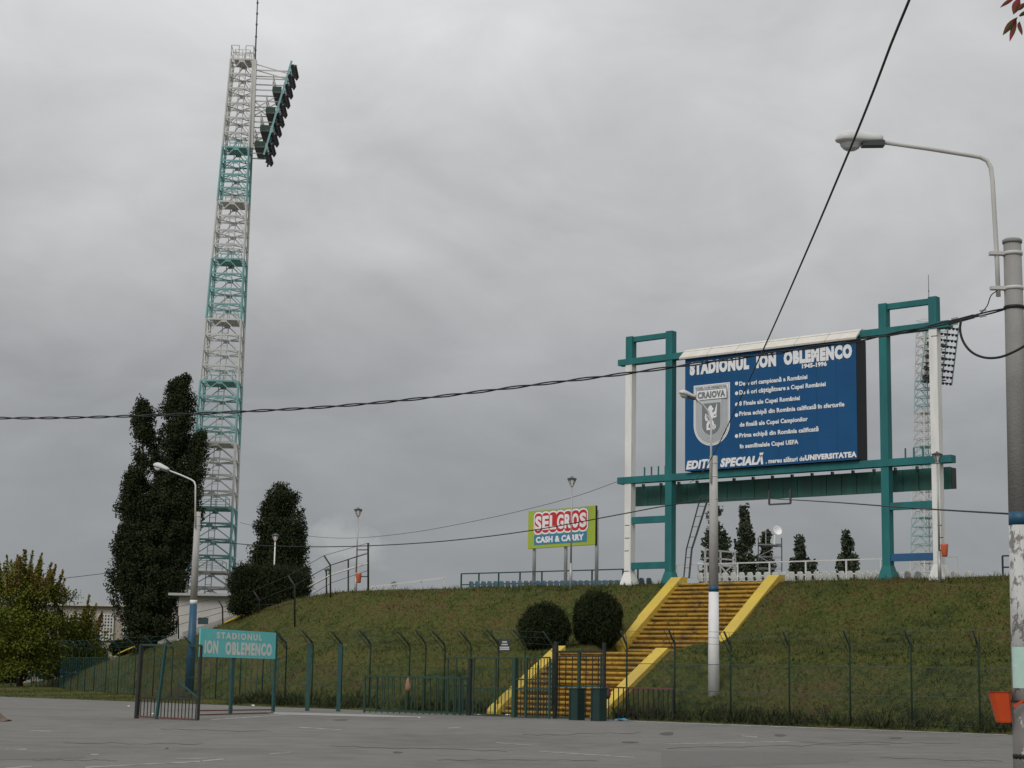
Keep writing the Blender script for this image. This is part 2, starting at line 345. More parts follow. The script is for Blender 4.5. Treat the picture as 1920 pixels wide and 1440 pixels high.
def np_obj(name, V, Fq, m, parent=None, loc=None):
    me = bpy.data.meshes.new(name); n = Fq.shape[1]
    b = base_of(parent) if parent is not None else (np.zeros(3) if loc is None else np.array(loc, float))
    V = V - b
    me.vertices.add(len(V)); me.vertices.foreach_set('co', V.astype(np.float32).ravel())
    me.loops.add(Fq.size); me.loops.foreach_set('vertex_index', Fq.astype(np.int32).ravel())
    me.polygons.add(len(Fq)); me.polygons.foreach_set('loop_start', np.arange(0, Fq.size, n, dtype=np.int32)); me.polygons.foreach_set('loop_total', np.full(len(Fq), n, dtype=np.int32))
    me.update(calc_edges=True); me.materials.append(MATS[m])
    o = bpy.data.objects.new(name, me); link(o, parent)
    if loc is not None: o.location = loc
    BASE[o] = b; return o
def struct(o): o['kind'] = 'structure'; return o

# ------------------------------------------------------------------ ground and embankment
g = MB().add([(-2500, -600, 0), (2500, -600, 0), (2500, 4500, 0), (-2500, 4500, 0)], [(0, 1, 2, 3)]).build('ground', 'asphalt'); struct(g)
def sheet(name, pts, m, z): return MB().add([(p[0], p[1], z) for p in pts], [tuple(range(len(pts)))]).build(name, m, g)
def strip(name, x0, y0, x1, y1, wpx, m='marking', z=.004):
    a, b = aZ(x0, y0, 0), aZ(x1, y1, 0); c, d = aZ(x1, y1 + wpx, 0), aZ(x0, y0 + wpx, 0)
    return sheet(name, [d, c, b, a], m, z)
for a in [(160, 1438, 375, 1427, 2.2), (380, 1426, 420, 1422, 2.4), (55, 1370, 95, 1370, 2), (10, 1440, 60, 1436, 2), (395, 1349, 555, 1338, 1.6), (505, 1413, 545, 1410, 2), (840, 1364, 862, 1363, 2), (1390, 1379, 1420, 1381, 2), (560, 1363, 640, 1368, 1.6), (1010, 1408, 1190, 1420, 1.5), (1240, 1395, 1480, 1390, 1.4), (170, 1414, 185, 1414, 2), (10, 1404, 50, 1404, 2), (1190, 1352, 1890, 1377, 1.6), (330, 1422, 420, 1421, 1.5), (930, 1392, 1010, 1398, 1.2)]:
    strip('road_marking', *a)
def blob(name, x, y, rx, ry, m, z=.005, n=18, seed=0):
    rr = random.Random(seed); ph = rr.random() * 6
    return sheet(name, [aZ(x + rx * math.cos(t) * (1 + .15 * math.sin(3 * t + ph)), y - ry * math.sin(t) * (1 + .12 * math.cos(2 * t + ph)), 0) for t in np.linspace(0, 2 * math.pi, n, endpoint=False)], m, z)
for i, (x, y, rx, ry) in enumerate([(1251, 1376, 13, 3.2), (1462, 1379, 11, 2.2), (1680, 1384, 12, 1.6), (1180, 1392, 16, 1.6), (745, 1411, 9, 1.6), (313, 1403, 3, 1.4), (640, 1350, 14, 1.2)]):
    blob('oil_stain', x, y, rx, ry, 'stain', seed=i)
sheet('asphalt_patch', [aZ(1240, 1440, 0), aZ(1590, 1430, 0), aZ(1600, 1422, 0), aZ(1560, 1413, 0), aZ(1240, 1408, 0)], 'patch', .003)
sheet('asphalt_patch', [aZ(0, 1425, 0), aZ(160, 1421, 0), aZ(150, 1409, 0), aZ(0, 1411, 0)], 'patch', .003)
rc = random.Random(5)
for x, y, L in ((120, 1392, 260), (620, 1398, 330), (980, 1378, 220), (1250, 1402, 420), (1500, 1392, 300), (300, 1366, 210), (820, 1425, 300), (1650, 1420, 230), (60, 1425, 160)):
    pts_, k_ = [], rc.uniform(-.02, .035)
    for i in range(16): pts_.append((x + L * i / 15, y + k_ * L * i / 15 + rc.uniform(-1.6, 1.6)))
    up_ = [aZ(px_, py_, 0) for px_, py_ in pts_]; dn_ = [aZ(px_, py_ + rc.uniform(.25, .9), 0) for px_, py_ in pts_]
    n_ = len(up_); MB().add([(p[0], p[1], .004) for p in dn_ + up_], [(i, i + 1, n_ + i + 1, n_ + i) for i in range(n_ - 1)]).build('crack', 'stain', g)
# concrete apron and kerb at the entrance
ap = MB()
ap.add([aZ(505, 1339.5, 0) + [0, 0, .008], aZ(700, 1344.5, 0) + [0, 0, .008], aZ(830, 1346, 0) + [0, 0, .008], aZ(695, 1340, 0) + [0, 0, .008], aZ(500, 1335, 0) + [0, 0, .008]], [(0, 1, 2, 3, 4)])
struct(ap.build('entrance_apron', 'concrete'))

def poly_sample(pts, ts):
    pts = np.array(pts, float); return np.array([[np.interp(t, np.linspace(0, 1, len(pts)), pts[:, k]) for k in range(pts.shape[1])] for t in ts])
SL, SR = -45.0, -39.4
S_MAIN = sorted(set(list(np.arange(6, -58.1, -1.0)) + [SL + .06, SL + .3, SR - .3, SR - .06]), reverse=True)
CZ = 5.72; FV = 53.45
def by(x, Y): return np.array([bearing(x) * Y, Y, 0])
FENCE = [W(s, FV) for s in (8, -20, -40, -57)] + [by(440, 83.5), by(350, 89), by(250, 96), by(200, 103), by(150, 111.5), by(105, 121), by(62, 132)]
PROF = [(53.35, .05), (54.0, .45), (55.4, 1.34), (56.5, 1.98), (57.4, 2.42), (59.4, 2.74), (61.4, 3.05), (62.4, 3.62), (63.4, 4.27), (64.4, 4.95), (65.2, 5.42), (65.7, 5.62), (66.2, CZ)]
rows = []
for s in S_MAIN:
    rv = np.interp(s, [-58, -50, 10], [52.2, 52.6, 52.75]); under = SL + .2 < s < SR - .2
    row = [W(s, rv, .012)] + [W(s, v, (z - .55 if 53.9 < v < 65.9 else z - .1) if under else z) for v, z in PROF] + [W(s, 68.4, CZ - .03), W(s, 72, 3.6), W(s, 84, -.3)]
    rows.append(row)
sil = [(640, 1110, 94), (600, 1115, 95.5), (560, 1122, 97), (525, 1131, 98.5), (490, 1142, 100), (460, 1153, 101.5), (430, 1165, 103), (380, 1188, 106), (340, 1199, 108.5), (300, 1209, 111), (240, 1227, 115), (195, 1242, 118.5), (150, 1259, 122), (100, 1277, 128), (60, 1288, 135), (20, 1293, 141), (-120, 1296, 150)]
left_crest = [W(-59.5, 66.2, CZ), W(-61, 66.2, CZ), W(-62.5, 66.2, CZ), W(-64, 66.2, CZ - .02)] + [aY(*p) for p in sil]
nl = len(left_crest)
toe_left = poly_sample([W(-58.6, FV - .1), by(470, 81.8), by(440, 83.6), by(395, 86.2), by(350, 89.2), by(300, 92.6), by(250, 96.2), by(200, 103.2), by(150, 111.7), by(105, 121.2), by(62, 132.2), by(20, 139), by(-120, 149)], np.linspace(0, 1, nl))
road_left = poly_sample([W(-58.6, 52.2), W(-64, 52.2), W(-75, 52.1), W(-88, 52.1), W(-105, 52.1)], np.linspace(0, 1, nl))
for tp, cp, rp in zip(toe_left, left_crest, road_left):
    row = [np.array([rp[0], rp[1], .012])]
    for v, z in PROF:
        w = (v - 53.35) / (66.2 - 53.35); zn = (z - .05) / (CZ - .05); p = tp + (cp - tp) * w; zn = .4 * zn + .6 * w
        row.append(np.array([p[0], p[1], .05 + max(cp[2] - .05, 0) * zn]))
    for dv, k in ((3, 1.0), (14, .9), (34, -.05)): row.append(np.array([cp[0], cp[1], max(cp[2], .02) * k]) + VV * dv * .9)
    rows.append(row)
GR = np.array(rows)                                   # along x across x 3
# gentle unevenness
nz = RNG.normal(size=GR.shape[:2]) * .035; nz[:, 0] = 0; nz[:, -3:] *= .3; nz[:, -4] *= .4
for i_ in range(na_ := GR.shape[0]):
    for j_ in range(2, GR.shape[1] - 4): nz[i_, j_] += .07 * math.sin(i_ * .55 + j_ * 1.3) * math.sin(i_ * .23 - j_ * .7 + 2) + .05 * math.sin(i_ * 1.1 - j_ * .9)
GR[:, :, 2] += nz
na, nb_ = GR.shape[:2]
idx = np.arange(na * nb_).reshape(na, nb_)
Fq = np.stack([idx[:-1, :-1], idx[:-1, 1:], idx[1:, 1:], idx[1:, :-1]], -1).reshape(-1, 4)
emb = np_obj('embankment', GR.reshape(-1, 3), Fq, 'turf'); struct(emb)
emb.data.polygons.foreach_set('use_smooth', [True] * len(emb.data.polygons))
def emb_z(s, v): return float(np.interp(v, [52] + [p[0] for p in PROF] + [68.4], [0, *[p[1] for p in PROF], CZ]))
def sample_emb(n, c0, c1, a0=0, a1=None):
    a1 = na - 1 if a1 is None else a1
    A = GR[a0:a1, c0:c1]; B = GR[a0:a1, c0 + 1:c1 + 1]; C = GR[a0 + 1:a1 + 1, c0 + 1:c1 + 1]; D = GR[a0 + 1:a1 + 1, c0:c1]
    ar = np.linalg.norm(np.cross(C - A, D - B), axis=2).ravel()
    # nearer grass gets more blades
    mid = ((A + C) / 2).reshape(-1, 3); ar = ar * (70 / np.maximum(mid[:, 1], 30)) ** 2
    k = RNG.choice(len(ar), n, p=ar / ar.sum()); uu = RNG.random((n, 1)); ww = RNG.random((n, 1))
    A, B, C, D = (q.reshape(-1, 3)[k] for q in (A, B, C, D))
    P = (A * (1 - uu) + B * uu) * (1 - ww) + (D * (1 - uu) + C * uu) * ww
    s = P @ UU; v = P @ VV
    keep = ~((s > SL - .05) & (s < SR + .1) & (v > 52) & (v < 67)) & (s < -14)
    return P[keep]
def blades(name, P, h0, h1, w0, w1, m, lean=.5, label=None, cat=None):
    n = len(P); h = RNG.uniform(h0, h1, n); w = RNG.uniform(w0, w1, n); t = RNG.uniform(0, 2 * math.pi, n)
    d = np.stack([np.cos(t), np.sin(t), np.zeros(n)], 1); l = RNG.normal(size=(n, 3)) * lean * h[:, None]; l[:, 2] = 0
    a = P - d * w[:, None] / 2; b = P + d * w[:, None] / 2; c = P + l + np.array([0, 0, 1]) * h[:, None]
    a[:, 2] -= .02; b[:, 2] -= .02
    V = np.stack([a, b, c], 1).reshape(-1, 3)
    o = np_obj(name, V, np.arange(3 * n).reshape(-1, 3), m)
    o['kind'] = 'stuff'; o['label'] = label; o['category'] = cat; return o
blades('grass', sample_emb(260000, 1, 13), .03, .13, .02, .055, 'blades', .9, 'short patchy green and brown grass covering the embankment slope', 'grass')
blades('crest_tufts', sample_emb(9000, 11, 13), .08, .30, .02, .05, 'blades', .5, 'longer grass tufts fringing the crest of the embankment', 'grass')
blades('grass_verge', sample_emb(26000, 0, 1), .03, .12, .02, .06, 'blades', .6, 'low green grass strip between the asphalt and the fence', 'grass')
wp = []
for s in np.arange(-60, -15, .018):
    if -45.2 < s < -39.0: continue
    dens = .55 + .45 * math.sin(s * .9) * math.sin(s * .37 + 1)
    if random.random() < dens * .6: wp.append(W(s + random.uniform(-.1, .1), FV + random.gauss(0, .28)))
wp = np.array(wp); 
for q in wp: q[2] = emb_z(0, q @ VV)
blades('weeds', np.repeat(wp, 9, 0) + RNG.normal(size=(len(wp) * 9, 3)) * np.array([.16, .16, 0.06]), .10, .42, .03, .09, 'weeds', .6, 'tall dark weeds growing along the foot of the fence', 'weeds')

# ------------------------------------------------------------------ staircase
st = thing('staircase', 'wide worn yellow concrete staircase with broad yellow side walls climbing the embankment', 'staircase', W((SL + SR) / 2, 53.3, 0))
def flight(n, v0, z0, v1, z1):
    run = (v1 - v0) / n; rise = (z1 - z0) / n
    prof = [(0.07, -rise + .012), (0.07, -.125), (0.01, -.115), (-.03, -.085), (-.035, -.045), (-.02, -.012), (.02, 0), (run + .08, 0), (run + .08, -rise)]
    me = None
    for i in range(n):
        if me is None:
            b = MB(); b.prism([W(SL + .5, p[0], p[1]) for p in prof], UU * (SR - SL - 1.0)); me = b.mesh('step', 'step_yellow')
        o = place('step', me, VV * (v0 + i * run) + np.array([0, 0, z0 + (i + 1) * rise]), st)
        o.location += Vector((0, 0, random.uniform(-.012, .012)))
    c = MB(); c.prism([W(SL + .55, v, z) for v, z in ((v0 + .12, z0 - .05), (v1 + .2, z1 - .22), (v1 + .2, -.1 if z0 < .5 else z0 - .6), (v0 + .12, -.1 if z0 < .5 else z0 - .6))], UU * (SR - SL - 1.1)); c.build('step_core', 'step_core', st)
flight(13, 53.35, 0, 57.3, 2.5); flight(16, 61.5, 2.5, 65.75, 5.68)
MB().sv(SL + .5, SR - .5, 57.25, 61.75, 2.2, 2.47).build('landing', 'step_yellow', st)
MB().sv(SL + .4, SR - .4, 65.8, 67.0, 5.4, 5.70).build('top_landing', 'concrete', st)
def side_wall(s0, s1, pts, drop):
    b = MB(); poly = [W(s0, v, z) for v, z in pts] + [W(s0, v, z - drop) for v, z in pts[::-1]]; b.prism(poly, UU * (s1 - s0)); o = b.build('side_wall', 'wall_yellow', st)
    o.data.update(); return o
for s0, s1, dz in ((SL, SL + .56, 0), (SR - .56, SR, .06)):
    side_wall(s0, s1, [(53.1, .12), (53.3, .32), (57.35, 2.74 - dz)], .75)
    side_wall(s0, s1, [(61.35, 2.85 + dz), (65.75, 5.97), (66.2, 5.98)], 1.1)

# ------------------------------------------------------------------ scoreboard
VB = 65.95
def bs(x, y): p = aV(x, y, VB); return float(p @ UU), float(p[2])
# levels measured along the frame
zt1 = np.mean([bs(1160, 675)[1], bs(1778, 600)[1]]); zt0 = np.mean([bs(1160, 686)[1], bs(1778, 612.5)[1]])
zb1 = np.mean([bs(1158, 896)[1], bs(1783, 852)[1]]); zb0 = np.mean([bs(1158, 908)[1], bs(1783, 866)[1]])
zl1 = np.mean([bs(1173, 633)[1], bs(1764, 553)[1]]); zl0 = zl1 - .36
sA0, sA1 = bs(1171.5, 880)[0], bs(1183, 880)[0]           # outer left column
sB0, sB1 = bs(1247, 880)[0], bs(1259, 880)[0]             # inner left
sC0, sC1 = bs(1651, 860)[0], bs(1666, 860)[0]             # inner right
sD0, sD1 = bs(1746, 860)[0], bs(1763, 860)[0]             # outer right
sE0, sE1 = bs(1159, 680)[0], bs(1779, 605)[0]
cw = .36
sA1 = sA0 + cw; sB1 = sB0 + cw; sC1 = sC0 + cw; sD1 = sD0 + cw
DB = .36
G0 = CZ - .1
sb = thing('scoreboard', 'huge blue stadium scoreboard banner in a teal and white portal frame above the stairs', 'scoreboard', W((sB0 + sC0) / 2, VB + .2, G0))
for a, b, m in ((sA0, sA1, 'white_column'), (sD0, sD1, 'white_column'), (sB0, sB1, 'teal_column'), (sC0, sC1, 'teal_column')):
    MB().sv(a, b, VB, VB + DB, G0 + .5, zt0).build('column', m, sb)
    f = MB(); zc = G0 + .62
    f.hexa([W(a - .16, VB - .14, G0 - .15), W(b + .16, VB - .14, G0 - .15), W(b + .16, VB + DB + .14, G0 - .15), W(a - .16, VB + DB + .14, G0 - .15)], [W(a - .15, VB - .13, G0 + .12), W(b + .15, VB - .13, G0 + .12), W(b + .15, VB + DB + .13, G0 + .12), W(a - .15, VB + DB + .13, G0 + .12)])
    f.hexa([W(a - .15, VB - .13, G0 + .12), W(b + .15, VB - .13, G0 + .12), W(b + .15, VB + DB + .13, G0 + .12), W(a - .15, VB + DB + .13, G0 + .12)], [W(a - .012, VB - .012, zc), W(b + .012, VB - .012, zc), W(b + .012, VB + DB + .012, zc), W(a - .012, VB + DB + .012, zc)])
    f.build('column_foot', m, sb)
MB().sv(sE0, sE1, VB - .03, VB + DB + .03, zt0, zt1).build('top_beam', 'teal_column', sb)
MB().sv(bs(1158, 900)[0], bs(1784, 858)[0], VB - .04, VB + DB + .04, zb0, zb1).build('lower_beam', 'teal_column', sb)
for a0, a1, b0, b1 in ((sA0, sA1, sB0, sB1), (sC0, sC1, sD0, sD1)):
    MB().sv(a0, a1, VB, VB + DB, zt1, zl1).build('head_post', 'teal_column', sb)
    MB().sv(b0, b1, VB, VB + DB, zt1, zl1 + .02).build('head_post', 'teal_column', sb)
    MB().sv(a1, b0, VB + .1, VB + DB - .04, zl0 + .1, zl1 - .02).build('head_bar', 'teal_column', sb)
for (x0, x1, yl, h, m) in ((sA1, sB0, 974, .3, 'teal_column'), (sA1, sB0, 1060, .3, 'teal_column'), (sC1, sD0, 947, .3, 'teal_column'), (sC1, sD0, 1044, .3, 'blue_bar')):
    zc = bs(1215 if x0 < -40 else 1710, yl)[1]; MB().sv(x0, x1, VB + .05, VB + .29, zc - h / 2, zc + h / 2).build('cross_bar', m, sb)
# cladding behind the lower beam
pv = VB + .95
z1 = float(aV(1240, 909.8, pv)[2]); z0 = float(aV(1240, 947, pv)[2])
sp0 = float(aV(1191, 930, pv) @ UU); sp1 = float(aV(1783, 890, pv) @ UU)
npan = 22; dw = (sp1 - sp0) / npan
for i in range(npan):
    a = sp0 + i * dw; MB().sv(a + .012, a + dw - .012, pv + random.uniform(0, .015), pv + .05, z0 + random.uniform(-.01, .01), z1).build('cladding_panel', 'green_panel', sb)
MB().sv(sp0, sp1, pv + .06, pv + .5, z0 + .05, z1 - .02).build('cladding_box', 'fence_dark', sb)
for i in range(16):
    a = sp0 + (i + .5) * (sp1 - sp0) / 16; MB().sv(a - .04, a + .04, pv - .12, pv + .04, z1 - .04, z1 + .10).build('bracket', 'dark_steel', sb)
for x, y, w_ in ((1176, 985, .26), (1176, 1009, .28), (1175, 1033, .25), (1174, 1071, .3), (1762, 985, .2), (1764, 1008, .24), (1752, 630, .3)):
    s_, z_ = bs(x, y); MB().sv(s_ - w_ / 2, s_ + w_ / 2, VB - .004, VB + .001, z_ - .018, z_ + .018).build('rust_streak', 'rust_rail', sb)
# rods on the lower beam
for x in (1205, 1218, 1231, 1244, 1695, 1711, 1728, 1745):
    s = bs(x, 880)[0]; bar('rod', W(s, VB + .15, zb1), W(s, VB + .15, zb1 + .42), .055, .055, 'teal_column', sb)
# the banner box
VF = VB - .22
def pf(x, y): p = aV(x, y, VF); return float(p @ UU), float(p[2])
bx0, bx1 = pf(1284.5, 780)[0], pf(1607, 750)[0]
bz1 = np.mean([pf(1286, 672)[1], pf(1605, 634)[1]]); bz0 = np.mean([pf(1285, 884)[1], pf(1608, 861)[1]])
MB().sv(bx0, bx1, VF + .02, VB + .62, bz0 + .01, bz1).build('banner_box', 'board_black', sb)
ban = MB().sv(bx0 + .0, bx1 - .02, VF, VF + .018, bz0, bz1 - .02).build('banner', 'banner_blue', sb)
bw = bx1 - bx0
for i in range(1, 9):                                    # welded seams between the sheets of the banner
    s = bx0 + bw * i / 9; bar('banner_seam', W(s, VF - .001, bz0 + .02), W(s, VF - .001, bz1 - .04), .012, .004, 'banner_blue', sb)
for i in range(1, 5):
    z = bz0 + (bz1 - bz0) * i / 5; bar('banner_seam', W(bx0 + .02, VF - .001, z), W(bx1 - .04, VF - .001, z), .004, .012, 'banner_blue', sb)
# cream canopy strip along the top
cap = MB()
ca = [(VF - .16, bz1 - .06), (VF - .18, bz1 + .02), (VB + .1, zt1 + .1), (VB + .5, zt1 + .12), (VB + .5, zt1 + .02), (VB + .1, zt1 + .0)]
ns = 6
for i in range(ns):
    a = bx0 - .22 + (bw + .32) * i / ns; b = bx0 - .22 + (bw + .32) * (i + 1) / ns - .02
    m_ = MB(); m_.prism([W(a, v, z) for v, z in ca], UU * (b - a)); m_.build('canopy_sheet', 'cap_cream', sb)
# lettering
def text_mesh(body, bold=.0, shear=0.0, spacing=1.0):
    c = bpy.data.curves.new('lettering', 'FONT'); c.body = body; c.offset = bold; c.shear = shear; c.extrude = .0; c.space_character = spacing; c.resolution_u = 3
    o = bpy.data.objects.new('lettering', c); COL.objects.link(o); bpy.context.view_layer.update()
    me = bpy.data.meshes.new_from_object(o.evaluated_get(bpy.context.evaluated_depsgraph_get())); bpy.data.objects.remove(o); bpy.data.curves.remove(c)
    V = np.array([v.co[:] for v in me.vertices]); Fs = [tuple(p.vertices) for p in me.polygons]; bpy.data.meshes.remove(me); return V, Fs
def letters(name, body, origin, ax, up, nrm, width, cap_h, m, parent, bold=.02, shear=0.0, spacing=1.0, depth=.012, gap=.16):
    V, Fs = text_mesh(body, bold, shear, spacing)
    x0, x1 = V[:, 0].min(), V[:, 0].max(); cap0 = .69 + 2 * bold
    X = (V[:, 0] - x0) / (x1 - x0) * width; Y = (V[:, 1] + bold) / cap0 * cap_h
    P = np.array(origin) + np.outer(X, ax) + np.outer(Y, up)
    par = list(range(len(V)))                       # islands of the glyph mesh
    def find(i):
        while par[i] != i: par[i] = par[par[i]]; i = par[i]
        return i
    for f in Fs:
        for k in f[1:]: par[find(k)] = find(f[0])
    isl = {}
    for i in range(len(V)): isl.setdefault(find(i), []).append(i)
    ext = sorted((V[v, 0].min(), V[v, 0].max(), k) for k, v in isl.items())
    groups = []; cur = None
    for a_, b_, k in ext:                           # one part for each word (or each letter when gap is small)
        if cur is None or a_ - cur[0] > gap: cur = [b_, {k}]; groups.append(cur)
        else: cur[0] = max(cur[0], b_); cur[1].add(k)
    o = None
    for _, ks in groups:
        ids = [i for i in range(len(V)) if find(i) in ks]; re_ = {i: n for n, i in enumerate(ids)}
        fs = [tuple(re_[i] for i in f) for f in Fs if f[0] in re_]
        b = MB(); b.add(P[ids] + np.array(nrm) * depth, fs); base = len(b.v); b.v.extend(map(tuple, P[ids]))
        ec = {(f[i], f[(i + 1) % len(f)]) for f in fs for i in range(len(f))}
        b.f.extend([(q, p, base + p, base + q) for p, q in ec if (q, p) not in ec])
        o = b.build(name, m, parent)
    return o
NF = -VV; ZUP = np.array([0, 0, 1.0])
def bpx(x, y): return 1260 + x / 4.8, 600 + y / 4.8
def bline(body, x0, y0, x1, y1, cap_px, m='banner_white', bold=.02, shear=0.0, spacing=1.0, gap=.16):
    s0, z0_ = pf(*bpx(x0, y0)); s1, z1_ = pf(*bpx(x1, y1)); zc = (z0_ + z1_) / 2
    hh = pf(*bpx(x0, y0 - cap_px))[1] - z0_
    return letters('word' if gap > .1 else 'letter', body, W(s0, VF - .006, zc), UU, ZUP, NF, s1 - s0, hh, m, sb, bold, shear, spacing, gap=gap)
bline('STADIONUL  ION  OBLEMENCO', 162, 503, 1622, 338, 118, bold=.08, spacing=1.18, gap=.005)
bline('1945-1996', 1172, 438, 1395, 412, 40, bold=.05, spacing=1.05)
for body, x0, y0, x1, y1 in (('De 4 ori campioană a României', 607, 585, 1220, 541), ('De 6 ori câștigătoare a Cupei României', 608, 674, 1385, 594), ('8 Finale ale Cupei României', 607, 772, 1152, 722), ('Prima echipă din România calificată în sferturile', 607, 866, 1553, 775), ('de finală ale Cupei Campionilor', 610, 962, 1223, 910), ('Prima echipă din România calificată', 607, 1060, 1320, 1000), ('în semifinalele Cupei UEFA', 610, 1156, 1138, 1117)):
    bline(body, x0, y0, x1, y1, 40, bold=.034, spacing=1.05)
bline('EDIȚIE  SPECIALĂ', 128, 1345, 826, 1300, 78, bold=.06, shear=.22, spacing=1.1, gap=.005)
bline('. mereu alături de', 845, 1292, 1195, 1268, 42, bold=.035, spacing=1.05)
bline('UNIVERSITATEA', 1198, 1266, 1664, 1233, 50, bold=.06, spacing=1.12)
for x, y in ((582, 571), (583, 660), (583, 760), (582, 857), (582, 1045)):
    s, z = pf(*bpx(x, y)); MB().lathe([(.085, 0), (.085, .01)], W(s, VF - .002, z), 14, NF).build('bullet', 'banner_white', sb)
# the crest: nested shields, name plate, rampant lion with a ball
cs0, cs1 = pf(*bpx(196, 800))[0], pf(*bpx(522, 800))[0]; cz1 = np.mean([pf(*bpx(196, 592))[1], pf(*bpx(522, 560))[1]]); cz0 = pf(*bpx(357, 1130))[1]
cc = (cs0 + cs1) / 2; chw = (cs1 - cs0) / 2
def shield(inset, depth, m, name, top=0.0):
    hw = chw - inset; zb = cz0 + inset; zt = cz1 - inset - top; zc = zb + hw * 1.02
    pts = [(-hw, zt), (-hw, zc)] + [(-hw * math.cos(t), zc - hw * 1.02 * math.sin(t)) for t in np.linspace(0, math.pi, 25)[1:-1]] + [(hw, zc), (hw, zt)]
    b = MB(); b.prism([W(cc + a, VF - .003 - depth, z) for a, z in pts][::-1], VV * .0025); return b.build(name, m, sb)
d = .003
shield(0, d, 'banner_white', 'crest_shield')
nst = 7
for i in range(nst):
    d += .003; shield(.05 + i * .06, d, 'crest_grey', 'crest_stripe', top=.3 if i else 0)
    d += .003; shield(.05 + i * .06 + .018, d, 'crest_light' if i else 'banner_white', 'crest_stripe', top=.3 if i else 0)
d += .003; shield(.47, d, 'crest_grey', 'crest_field', top=.4)
d += .004
ph0 = cz1 - .72; ph1 = cz1 - .24
MB().sv(cs0 + .16, cs1 - .12, VF - .006 - d, VF - .003 - d, ph0, ph1).build('crest_plate_rim', 'crest_grey', sb)
MB().sv(cs0 + .19, cs1 - .15, VF - .010 - d, VF - .007 - d, ph0 + .03, ph1 - .03).build('crest_plate', 'banner_white', sb)
letters('lettering', 'CRAIOVA', W(cs0 + .25, VF - .012 - d, ph0 + .09), UU, ZUP, NF, chw * 2 - .46, .30, 'crest_grey', sb, bold=.05, spacing=1.1)
letters('lettering', 'FOTBAL CLUB UNIVERSITATEA', W(cs0 + .14, VF - .006 - d, cz1 - .19), UU, ZUP, NF, chw * 2 - .28, .09, 'crest_grey', sb, bold=.02)
lion = [(-.05, .98), (.06, .97), (.16, .88), (.26, .84), (.22, .78), (.12, .74), (.2, .66), (.36, .74), (.44, .90), (.5, .88), (.45, .70), (.5, .62), (.40, .60), (.24, .56), (.36, .53), (.5, .56), (.52, .5), (.36, .45), (.2, .47), (.14, .38), (.26, .30), (.3, .2), (.24, .08), (.36, .03), (.34, -.02), (.14, 0), (.12, .18), (.02, .26), (-.12, .22), (-.2, .10), (-.04, .04), (-.06, -.02), (-.34, -.02), (-.36, .06), (-.36, .22), (-.26, .32), (-.2, .42), (-.34, .42), (-.42, .54), (-.36, .66), (-.46, .64), (-.5, .5), (-.42, .36), (-.3, .34), (-.18, .52), (-.22, .66), (-.26, .80), (-.16, .92)]
lz0 = cz0 + .72; lh = 1.12; lw = .62
b = MB(); b.add([W(cc - .02 + a * lw, VF - .010 - d, lz0 + z * lh) for a, z in lion], [tuple(range(len(lion)))[::-1]]); b.build('crest_lion', 'banner_white', sb)
b = MB(); b.add([W(cc + a, VF - .011 - d, z) for a, z in ((.235, lz0 + .55), (.275, lz0 + .55), (.33, lz0 + 1.08), (.305, lz0 + 1.16), (.28, lz0 + 1.08))], [(0, 1, 2, 3, 4)]); b.build('crest_sword', 'banner_white', sb)
b = MB().lathe([(.11, 0), (.11, .003)], W(cc + .16, VF - .010 - d, lz0 + .12), 16, NF).build('crest_ball', 'banner_white', sb)
for a, z in ((0, 0), (.07, .02), (-.065, .035), (.03, -.07), (-.04, -.06), (.02, .07)):
    MB().lathe([(.022, 0), (.022, .003)], W(cc + .16 + a, VF - .015 - d, lz0 + .12 + z), 5, NF).build('crest_ball_patch', 'crest_grey', sb)
# hanging white frame under the cladding
hz1 = float(aV(1462, 931, VB + .6)[2]); hz0 = float(aV(1462, 945, VB + .6)[2]); hs0 = float(aV(1442, 938, VB + .6) @ UU); hs1 = float(aV(1482, 934, VB + .6) @ UU)
for a in (((hs0), hz0, hs0, hz1 + .3), (hs1, hz0, hs1, hz1 + .3), (hs0, hz0, hs1, hz0)):
    bar('notice_frame', W(a[0], VB + .61, a[1]), W(a[2], VB + .61, a[3]), .07, .07, 'dark_steel', sb)
# access ladder leaning on the frame
la = thing('access_ladder', 'dark bent steel ladder rising to the scoreboard beside the stair head', 'ladder', aV(1287, 1083, VB + .7))
def lp(x, y, v): return aV(x, y, v)
for off in (0, 1):
    pts = [lp(1282 + off * 10, 1084, VB + .7), lp(1287 + off * 10 - (0 if not off else 0), 1030, VB + .7), lp(1314 + off * 15, 930, VB + .55)]
    MB().tube(pts, .045 if off else .032, 6).build('ladder_rail', 'dark_steel', la)
for i in range(9):
    t = i / 8
    if t < .35: k = t / .35; a = (1282 + 5 * k, 1084 - 54 * k); b2 = (a[0] + 10, a[1])
    else: k = (t - .35) / .65; a = (1287 + 27 * k, 1030 - 100 * k); b2 = (a[0] + 10 + 5 * k, a[1])
    bar('rung', lp(*a, VB + .68), lp(*b2, VB + .68), .025, .025, 'dark_steel', la)

